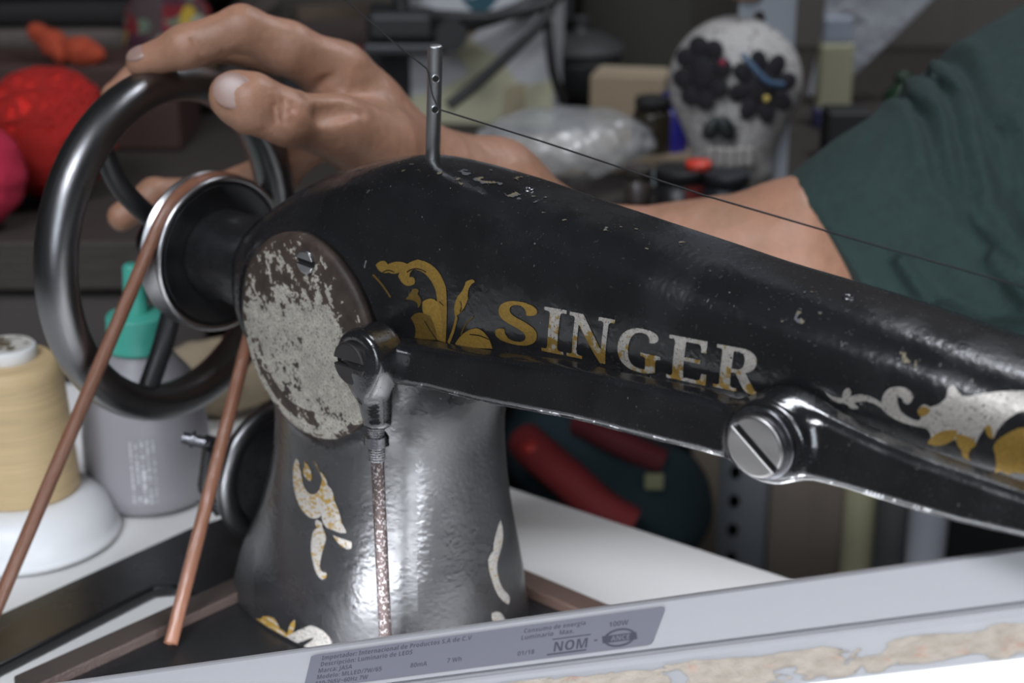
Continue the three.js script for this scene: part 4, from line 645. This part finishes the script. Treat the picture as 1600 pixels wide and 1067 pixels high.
// stack of dark folded fabrics behind the yarn, each its own
{
  const cols = [[0.10, 0.085, 0.075], [0.03, 0.024, 0.022], [0.11, 0.09, 0.08], [0.022, 0.02, 0.02], [0.05, 0.03, 0.03], [0.028, 0.026, 0.026], [0.2, 0.2, 0.21]];
  const nm = ['taupe', 'dark brown', 'greyish brown', 'black', 'maroon brown', 'charcoal', 'pale grey'], c = at(70, 60, 1.28); let y = BENCH + 0.0005; const hs = [0.032, 0.014, 0.018, 0.02, 0.016, 0.02, 0.02];
  hs.forEach((h, i) => { const w = 0.30 + 0.03 * ((i * 7) % 5) / 4, f = (x, yy, z) => { const ax = Math.abs(x) - w / 2 + h / 2, az = Math.abs(z) - 0.12 + h / 2, ay = Math.abs(yy - h / 2) - h / 2 + h * 0.42; return Math.hypot(Math.max(ax, 0), Math.max(az, 0), Math.max(ay, 0)) - h * 0.42 + Math.min(0, Math.max(ax, ay, az)) + 0.003 * (fbm(x * 14 + i * 5, yy * 30, z * 14) - 0.5); };
    solo('folded_fabric', surface(f, [-w / 2 - 0.01, -0.004, -0.13], [w / 2 + 0.01, h + 0.006, 0.13], 0.006), std(cols[i], 0.95, { bumpMap: rep(T.weave, 6), bumpScale: 0.0005 }), nm[i] + ' folded fabric in the stack behind the red yarn', 'fabric', V3(c.x - 0.02 * (i % 2), y, c.z - 0.06), 0.06 * Math.sin(i * 2.1)); y += h + 0.0012; });
}
{ // flowered pouch
  const c = at(262, 30, 1.2), [cv, g] = canvas(256, 256); g.fillStyle = '#47393a'; g.fillRect(0, 0, 256, 256); seed = 5; const pc = ['#a58a2c', '#5c6a58', '#7a1f2e', '#43202f', '#8a8f80', '#6b1820']; for (let i = 0; i < 46; i++) { g.fillStyle = pc[i % 6]; g.beginPath(); g.ellipse(rnd() * 256, rnd() * 256, 14 + rnd() * 20, 10 + rnd() * 14, rnd() * 3, 0, 6.3); g.fill(); }
  const f = (x, y, z) => dEll(x, y, z, [0, 0.05, 0], [0.035, 0.052, 0.02]) + 0.004 * (fbm(x * 50, y * 50, z * 50) - 0.5), s = surface(f, [-0.045, -0.004, -0.03], [0.045, 0.11, 0.03], 0.0035, 12);
  const o = solo('flowered_pouch', s, std([1, 1, 1], 0.9, { map: canvasTex(cv) }), 'small flowered pouch in yellow, green and crimson behind the fingers', 'pouch', V3(c.x, BENCH + 0.004, c.z)); o.scale.setScalar((c.y - BENCH) / 0.075); o.material.map.wrapS = o.material.map.wrapT = THREE.RepeatWrapping;
}
// tan cloth rolls and dark boxes behind the hand
{
  const c = at(540, 76, 1.2), H = c.y - BENCH; solo('dark_box', box(0.098, H, 0.11, 0, H / 2 + 0.0003, 0, 0.004), std([0.012, 0.012, 0.013], 0.7), 'large black box standing behind the hand', 'box', V3(c.x, BENCH, c.z - 0.05));
  for (const [px, d, w, r, a, col, lab] of [[588, 1.245, 0.085, 0.013, 0.2, [0.12, 0.085, 0.06], 'tan cloth roll lying on the black box, the one behind'], [592, 1.195, 0.08, 0.0105, 0.12, [0.085, 0.06, 0.055], 'brown cloth roll lying on the black box, in front of the tan roll']]) {
    const q = at(px, 58, d), g = along(lathe([[0, -w / 2], [r * 0.9, -w / 2], [r, -w / 2 + 0.003], [r, w / 2 - 0.003], [r * 0.9, w / 2], [0, w / 2]], 32), 'x').rotateY(a); solo('cloth_roll', g, std(col, 0.95, { bumpMap: rep(T.weave, 5), bumpScale: 0.0006 }), lab, 'cloth roll', V3(q.x - 0.02, c.y + r + 0.0006, q.z));
  }
  const rd = at(575, 80, 1.185); solo('red_cord', tube([V3(-0.016, 0, 0), V3(0, 0.0004, 0), V3(0.016, 0, 0)], 0.0013, 20, 8), std([0.22, 0.012, 0.015], 0.8), 'short dark red cord end lying on the black box', 'cord', V3(rd.x, c.y + 0.0018, rd.z - 0.004));
}
{ // low box behind the yarn ball, with the orange yarn on it
  const c = at(110, 100, 1.115), H = c.y - BENCH; solo('low_box', box(0.21, H, 0.075, 0, H / 2 + 0.0003, 0, 0.003), std([0.05, 0.022, 0.018], 0.7), 'low reddish brown box behind the big red yarn ball', 'box', V3(c.x - 0.03, BENCH, c.z - 0.03));
}
// white carton with teal print, taped at the bottom
{
  const a = onY(760, 196, BENCH), w = 0.112, h = 0.17, t = thing('carton', 'white carton with a teal ring print and yellowed tape', 'carton', V3(a.x - 0.0, BENCH, a.z - 0.045), -0.12);
  const [c, g] = canvas(1024, 1024); g.fillStyle = '#b9babd'; g.fillRect(0, 0, 1024, 1024); g.fillStyle = '#1d4b58'; g.beginPath(); g.ellipse(520, 330, 165, 190, 0, 0, 6.3); g.fill(); g.fillStyle = '#b3aca4'; g.beginPath(); g.ellipse(470, 350, 85, 105, 0.2, 0, 6.3); g.fill(); 
  part('box_body', new RoundedBoxGeometry(w, h, 0.09, 3, 0.002).translate(0, h / 2 + 0.0005, 0), std([1, 1, 1], 0.6, { map: canvasTex(c) }), t);
  const tp = std([0.46, 0.45, 0.31], 0.45); const tapeShape = (pts, z) => { const s = prism(pts, 0.0008, 0.0002); return s.translate(0, 0, z); };
  part('tape', tapeShape([[-0.055, 0.001], [0.0555, 0.001], [0.0555, 0.036], [0.03, 0.03], [0.018, 0.05], [-0.008, 0.066], [-0.02, 0.058], [-0.006, 0.04], [-0.03, 0.026], [-0.055, 0.02]], 0.0452), tp, t, 'yellowed sticky tape');
  part('tape', tapeShape([[0.016, 0.004], [0.036, 0.006], [0.034, 0.034], [0.02, 0.03]], 0.0458), std([0.36, 0.31, 0.2], 0.45), t, 'browner strip of tape');
  part('tape', tapeShape([[-0.02, 0.056], [0.0, 0.072], [-0.002, 0.076], [-0.022, 0.062]], 0.0458), std([0.25, 0.2, 0.12], 0.5), t, 'brown torn tape edge');
}
{ // black machine parts and cables in front of the carton
  const bl = std([0.018, 0.018, 0.019], 0.5), A = (px, py, d) => at(px, py, d);
  const c0 = A(610, 30, 1.16);
  const cab = (pts, r, label) => solo('cable', tube(pts.map((p) => A(...p)), r, 60, 10), bl, label, 'cable');
  cab([[585, 12, 1.17], [660, 22, 1.14], [760, 26, 1.13], [850, 8, 1.14], [900, -30, 1.16]], 0.0042, 'thick black cable crossing the top of the white carton');
  cab([[590, 55, 1.19], [650, 50, 1.175], [720, 42, 1.155], [800, 18, 1.16], [870, -20, 1.18]], 0.0052, 'second thick black cable below the first on the carton');
  cab([[868, -20, 1.15], [850, 30, 1.14], [800, 80, 1.13], [740, 135, 1.12], [700, 166, 1.12]], 0.0042, 'black strap cable running diagonally across the white carton');
  cab([[852, 10, 1.15], [858, 60, 1.15], [864, 112, 1.16], [880, 160, 1.18]], 0.0035, 'thin black cable hanging down the right edge of the carton');
  const p = A(672, 38, 1.15); const t = thing('clamp_head', 'black clamp head of a work lamp at the upper left of the carton', 'clamp', p);
  part('clamp_block', box(0.05, 0.022, 0.03, -0.02, 0, 0, 0.006), bl, t); part('clamp_jaw', box(0.06, 0.009, 0.028, -0.018, -0.016, 0, 0.003), std([0.06, 0.06, 0.065], 0.4, { metalness: 0.5 }), t); part('clamp_knob', along(cyl(0.011, 0.012, 0.02, 20), 'z').translate(0.016, -0.004, 0.02), bl, t); part('clamp_stem', bar(V3(-0.02, 0.01, 0), V3(-0.03, 0.12, -0.01), 0.006), bl, t);
}
// dark clutter between carton and skull
{
  const A = (px, py) => onY(px, py, BENCH), dk = (v) => std([v, v, v * 1.02], 0.6);
  let p = A(905, 165); const cam = thing('black_pot', 'black round pot with a lid right of the white carton', 'pot', V3(p.x, BENCH, p.z - 0.02)); part('pot_body', lathe([[0, 0.0005], [0.022, 0.0005], [0.030, 0.01], [0.034, 0.03], [0.033, 0.042], [0, 0.042]]), dk(0.011), cam); part('lid', lathe([[0.035, 0.042], [0.0355, 0.046], [0.02, 0.054], [0.006, 0.056], [0.006, 0.064], [0.008, 0.067], [0, 0.069]]), dk(0.03), cam); part('lid_band', lathe([[0.0352, 0.0405], [0.036, 0.042], [0.0352, 0.0435]]), dk(0.08), cam);
  p = A(990, 118); solo('dark_crate', box(0.10, 0.085, 0.06, 0, 0.043, 0, 0.003), std([0.028, 0.026, 0.02], 0.7), 'dark olive crate at the back between carton and skull', 'crate', V3(p.x, BENCH, p.z - 0.03), 0.1);
  p = A(960, 60); solo('black_case', box(0.12, 0.16, 0.08, 0, 0.081, 0, 0.012), dk(0.022), 'tall black case at the back above the dark olive crate', 'case', V3(p.x - 0.01, BENCH, p.z - 0.09), -0.05);
  p = A(945, 260); solo('beige_board', box(0.13, 0.006, 0.10, 0, 0.0035, 0, 0.001), std([0.30, 0.23, 0.15], 0.8), 'flat beige cardboard sheet lying under the plastic bag', 'cardboard', V3(p.x, BENCH, p.z - 0.03), 0.3);
  p = A(988, 215); const cbx = thing('cardboard_box', 'small open beige cardboard box behind the plastic bag', 'box', V3(p.x, BENCH, p.z - 0.03), -0.2); part('box_body', box(0.055, 0.042, 0.04, 0, 0.0215, 0, 0.001), std([0.27, 0.21, 0.14], 0.8), cbx); part('flap', box(0.05, 0.001, 0.02, 0, 0.0425, -0.012, 0.0003).rotateX(0.0), std([0.32, 0.26, 0.18], 0.8), cbx);
  p = A(1018, 250); const jar = thing('dark_jar', 'dark brown jar standing left of the blue bottle', 'jar', V3(p.x, BENCH, p.z)); part('jar_body', lathe([[0, 0.0005], [0.0125, 0.0005], [0.014, 0.003], [0.014, 0.032], [0.011, 0.036], [0, 0.036]]), std([0.028, 0.022, 0.014], 0.3), jar); part('jar_lid', lathe([[0, 0.036], [0.0125, 0.036], [0.0125, 0.043], [0.0115, 0.044], [0, 0.044]]), dk(0.02), jar);
  p = A(1048, 248); const bb = thing('blue_bottle', 'narrow deep blue bottle left of the sugar skull', 'bottle', V3(p.x, BENCH, p.z)); part('bottle_body', lathe([[0, 0.0005], [0.010, 0.0005], [0.0115, 0.003], [0.0115, 0.03], [0.0085, 0.036], [0.006, 0.038], [0, 0.038]]), std([0.025, 0.022, 0.2], 0.25), bb); part('bottle_cap', lathe([[0, 0.038], [0.0075, 0.038], [0.0075, 0.046], [0.0065, 0.047], [0, 0.047]]), std([0.03, 0.028, 0.12], 0.4), bb);
  p = A(1036, 288); solo('pale_cube', box(0.013, 0.012, 0.012, 0, 0.0062, 0, 0.002), std([0.42, 0.5, 0.5], 0.4), 'tiny pale cyan block in front of the blue bottle', 'block', V3(p.x, BENCH, p.z + 0.01), 0.4);
  // black pots in front of the skull
  for (const [px, py, r, h, col, lab] of [[996, 318, 0.0085, 0.016, [0.045, 0.035, 0.032], 'dark brown paint pot, leftmost of the pots before the skull'], [1062, 326, 0.0155, 0.018, [0.012, 0.012, 0.013], 'black paint pot with a red lid spot before the skull'], [1132, 334, 0.0135, 0.018, [0.013, 0.015, 0.019], 'black paint pot with a light blue label before the skull']]) {
    p = A(px, py); const t = thing('paint_pot', lab, 'pot', V3(p.x, BENCH, p.z)); part('pot_body', lathe([[0, 0.0005], [r * 0.9, 0.0005], [r, 0.002], [r, h], [0, h]], 40), std(col, 0.4), t); part('pot_lid', lathe([[0, h], [r * 1.04, h], [r * 1.04, h + 0.007], [r, h + 0.008], [0, h + 0.008]], 40), std(col, 0.5), t);
    if (lab.includes('red')) { part('red_cap', lathe([[0, h + 0.008], [0.008, h + 0.008], [0.0078, h + 0.013], [0, h + 0.014]], 24).translate(0.010, 0, 0.004), std([0.5, 0.04, 0.02], 0.5), t, 'red round cap'); part('side_label', new THREE.CylinderGeometry(r * 1.012, r * 1.012, 0.014, 24, 1, true, 0.1, 0.9).translate(0, 0.012, 0), std([0.12, 0.015, 0.012], 0.6, { side: THREE.DoubleSide }), t, 'dark red label'); }
    if (lab.includes('light')) part('side_label', new THREE.CylinderGeometry(r * 1.012, r * 1.012, 0.017, 12, 1, true, 0.72, 0.36).translate(0, 0.016, 0), std([0.30, 0.42, 0.55], 0.5, { side: THREE.DoubleSide }), t, 'light blue label');
  }
}
// clear plastic bag
{
  const p = onY(890, 288, BENCH), bag = (x, y, z) => dEll(x, y, z, [0, 0.022, 0], [0.062, 0.022, 0.045]) + 0.010 * (fbm(x * 34, y * 40, z * 34, 3) - 0.5) + 0.004 * Math.abs(noise(x * 70 + y * 60, z * 70, 3) - 0.5);
  const m = new THREE.MeshPhysicalMaterial({ color: lin(0.86, 0.87, 0.88), roughness: 0.22, transmission: 0.8, thickness: 0, side: THREE.DoubleSide });
  solo('plastic_bag', surface(bag, [-0.075, -0.004, -0.06], [0.075, 0.06, 0.06], 0.0032), m, 'crumpled clear plastic bag lying behind the machine arm', 'plastic bag', V3(p.x, BENCH + 0.0072, p.z), 0.35);
}
// sugar skull in its clear wrapper
{
  const b = onY(1146, 300, BENCH), c = at(1150, 135, 1.02), t = thing('sugar_skull', 'white sugar skull with black flower eyes standing among the pots', 'skull', V3(c.x, BENCH, c.z), 0.02), W = (px, py, d = 1.0) => at(px, py, d).sub(t.position);
  const cy = c.y - BENCH, skull = (x, y, z) => { let d = dEll(x, y, z, [0, cy + 0.002, -0.004], [0.0425, 0.042, 0.042]); d = smin(d, dEll(x, y, z, [-0.002, cy - 0.040, 0.008], [0.024, 0.030, 0.026]), 0.02); d = smin(d, dEll(x, y, z, [0, 0.010, 0.0], [0.022, 0.0095, 0.022]), 0.012); for (const s of [-1, 1]) d = smax(d, -dEll(x, y, z, [s * 0.019, cy - 0.002, 0.042], [0.016, 0.018, 0.010]), 0.006); return smax(d, -dEll(x, y, z, [-0.008, cy - 0.026, 0.042], [0.007, 0.008, 0.014]), 0.004); };
  const white = std([1, 1, 1], 0.75, { map: dataTex(512, (u, v) => { const k = pfbm(u, v, 26, 4, 3), cr = pnoise(u, v, 90, 2); const g = k > 0.62 && cr > 0.5 ? 0.42 : 0.64 + 0.1 * (k - 0.5); return [g, g * 0.98, g * 0.96]; }, { srgb: true, repeat: 10 }), bumpMap: rep(T.mottle, 16), bumpScale: 0.0012 });
  const sk = part('skull_body', surface(skull, [-0.05, 0.001, -0.052], [0.05, cy + 0.05, 0.05], 0.0022), white, t);
  const petalM = std([0.005, 0.004, 0.007], 0.8), flower = (px, py, rx, ry, tilt, z0) => {
    const f = new THREE.Group(); f.name = 'flower_eye'; const q = W(px, py, 0.985); f.position.copy(q); f.rotation.set(-0.15, tilt, 0); t.add(f);
    for (let i = 0; i < 8; i++) { const a = i / 8 * 6.283 + 0.2, g = new THREE.SphereGeometry(1, 20, 12).scale(0.0064 * rx, 0.0049 * ry, 0.0014); g.rotateZ(a).translate(Math.cos(a) * 0.0128 * rx, Math.sin(a) * 0.0128 * ry, 0); part('petal', g, petalM, f); }
    part('flower_disc', new THREE.SphereGeometry(0.0085, 24, 12).scale(rx, ry, 0.25), petalM, f); return f;
  };
  flower(1095, 114, 1.0, 1.3, -0.42, 0); const fr = flower(1190, 136, 1.2, 1.2, 0.22, 0);
  part('flower_bead', new THREE.SphereGeometry(0.0022, 16, 10).translate(0.0006, -0.007, 0.005), std([0.45, 0.34, 0.08], 0.5), fr, 'yellow bead');
  for (const s of [-1, 1]) part('nose', new THREE.SphereGeometry(1, 20, 14).scale(0.0052, 0.0082, 0.003).rotateZ(s * 0.5).translate(W(1121 + s * 11, 199, 0.987).x, W(1121, 200, 0.987).y, W(1121, 199, 0.987).z), std([0.008, 0.012, 0.012], 0.5), t);
  part('blue_streak', tube([W(1158, 85, 0.972), W(1175, 105, 0.970), W(1198, 128, 0.970), W(1222, 133, 0.972)], 0.0018, 24, 8), std([0.03, 0.07, 0.13], 0.5), t, 'blue icing streak');
  part('pink_bead', new THREE.SphereGeometry(0.0022, 14, 10).translate(...W(1127, 98, 0.978).toArray()), std([0.25, 0.02, 0.045], 0.5), t, 'pink bead');
  for (let i = 0; i < 5; i++) part('tooth', box(0.0058, 0.012, 0.004, W(1108 + i * 15, 250, 0.985).x, W(1108, 246, 0.985).y, W(1115, 250, 0.985).z - 0.002 * Math.abs(i - 2), 0.0015), std([0.30, 0.28, 0.26], 0.7), t);
  part('tie', new THREE.TorusGeometry(0.007, 0.0035, 12, 28).rotateX(Math.PI / 2).translate(0.004, cy + 0.058, 0), std([0.22, 0.11, 0.05], 0.7), t, 'brown tie');
}
// right of the skull
{
  let p = onY(1318, 246, BENCH); solo('black_box', box(0.030, 0.034, 0.03, 0, 0.0175, 0, 0.002), std([0.01, 0.01, 0.011], 0.6), 'small black box standing on the bench right of the skull', 'box', V3(p.x, BENCH, p.z));
  p = onY(1290, 196, BENCH); const ct = thing('paper_packet', 'yellowish paper packet standing right of the post', 'packet', V3(p.x + 0.004, BENCH, p.z), 0.08); part('packet_body', box(0.026, 0.062, 0.014, 0, 0.0315, 0, 0.003), std([0.30, 0.29, 0.19], 0.75), ct); part('packet_top', box(0.022, 0.02, 0.01, 0, 0.072, 0, 0.003), std([0.26, 0.29, 0.34], 0.6), ct, 'bluish upper end'); part('packet_foot', box(0.014, 0.014, 0.015, -0.008, 0.0075, 0.004, 0.002), std([0.035, 0.04, 0.11], 0.6), ct, 'navy corner');
  p = onY(1405, 200, BENCH); const gb = thing('green_bottle', 'dark green bottle half hidden by the shirt sleeve', 'bottle', V3(p.x, BENCH, p.z)); part('bottle_body', lathe([[0, 0.0005], [0.012, 0.0005], [0.0135, 0.003], [0.0135, 0.026], [0.006, 0.034], [0, 0.034]]), std([0.008, 0.028, 0.01], 0.4), gb); part('bottle_cap', lathe([[0, 0.034], [0.0065, 0.034], [0.0065, 0.042], [0, 0.043]]), std([0.012, 0.03, 0.012], 0.5), gb);
  // pale slab painting the slanting light and its shadow edge on the wall
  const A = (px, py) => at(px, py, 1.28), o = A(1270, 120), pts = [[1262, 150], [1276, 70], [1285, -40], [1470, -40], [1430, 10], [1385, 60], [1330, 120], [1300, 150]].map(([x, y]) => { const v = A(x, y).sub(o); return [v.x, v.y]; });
  const g = prism(pts, 0.004, 0.001), q = g.attributes.position; solo('painted_wall_light', g, std([0.30, 0.31, 0.33], 0.45, { bumpMap: rep(T.mottle, 12), bumpScale: 0.004 }), 'pale grey slab painting slanting light on the wall behind the green sleeve', 'painted light', o);
  p = onZ(1470, 60, -1.55); solo('wall_board', box(0.34, 1.0, 0.02, 0, 0.5, 0, 0.003), std([0.085, 0.075, 0.066], 0.8, { bumpMap: rep(T.streak, 3), bumpScale: 0.001 }), 'dull brown wall board behind the green sleeve', 'board', V3(p.x, BENCH + 0.0005, p.z));
  p = at(1525, 505, 0.95); solo('grey_sack', surface((x, y, z) => dEll(x, y, z, [0, 0.09, 0], [0.055, 0.09, 0.04]) + 0.006 * (fbm(x * 30, y * 30, z * 30) - 0.5), [-0.07, -0.01, -0.06], [0.07, 0.2, 0.06], 0.006), std([0.16, 0.155, 0.16], 0.9), 'grey cloth sack below the sleeve at the right', 'sack', V3(p.x - 0.012, 0.3435 + 0.0, p.z - 0.32));
}
const groups = { folded_fabric: 'folded fabrics in the stack', cloth_roll: 'cloth rolls on the black box', paint_pot: 'paint pots before the skull', cable: 'black cables on the carton', yarn_ball: 'yarn balls on the bench', yarn_twist: 'orange yarn on the low box' };
for (const o of scene.children) { const g = groups[o.name.replace(/_\d+$/, '')]; if (g) o.userData.group = g; }
renderer.render(scene, camera);
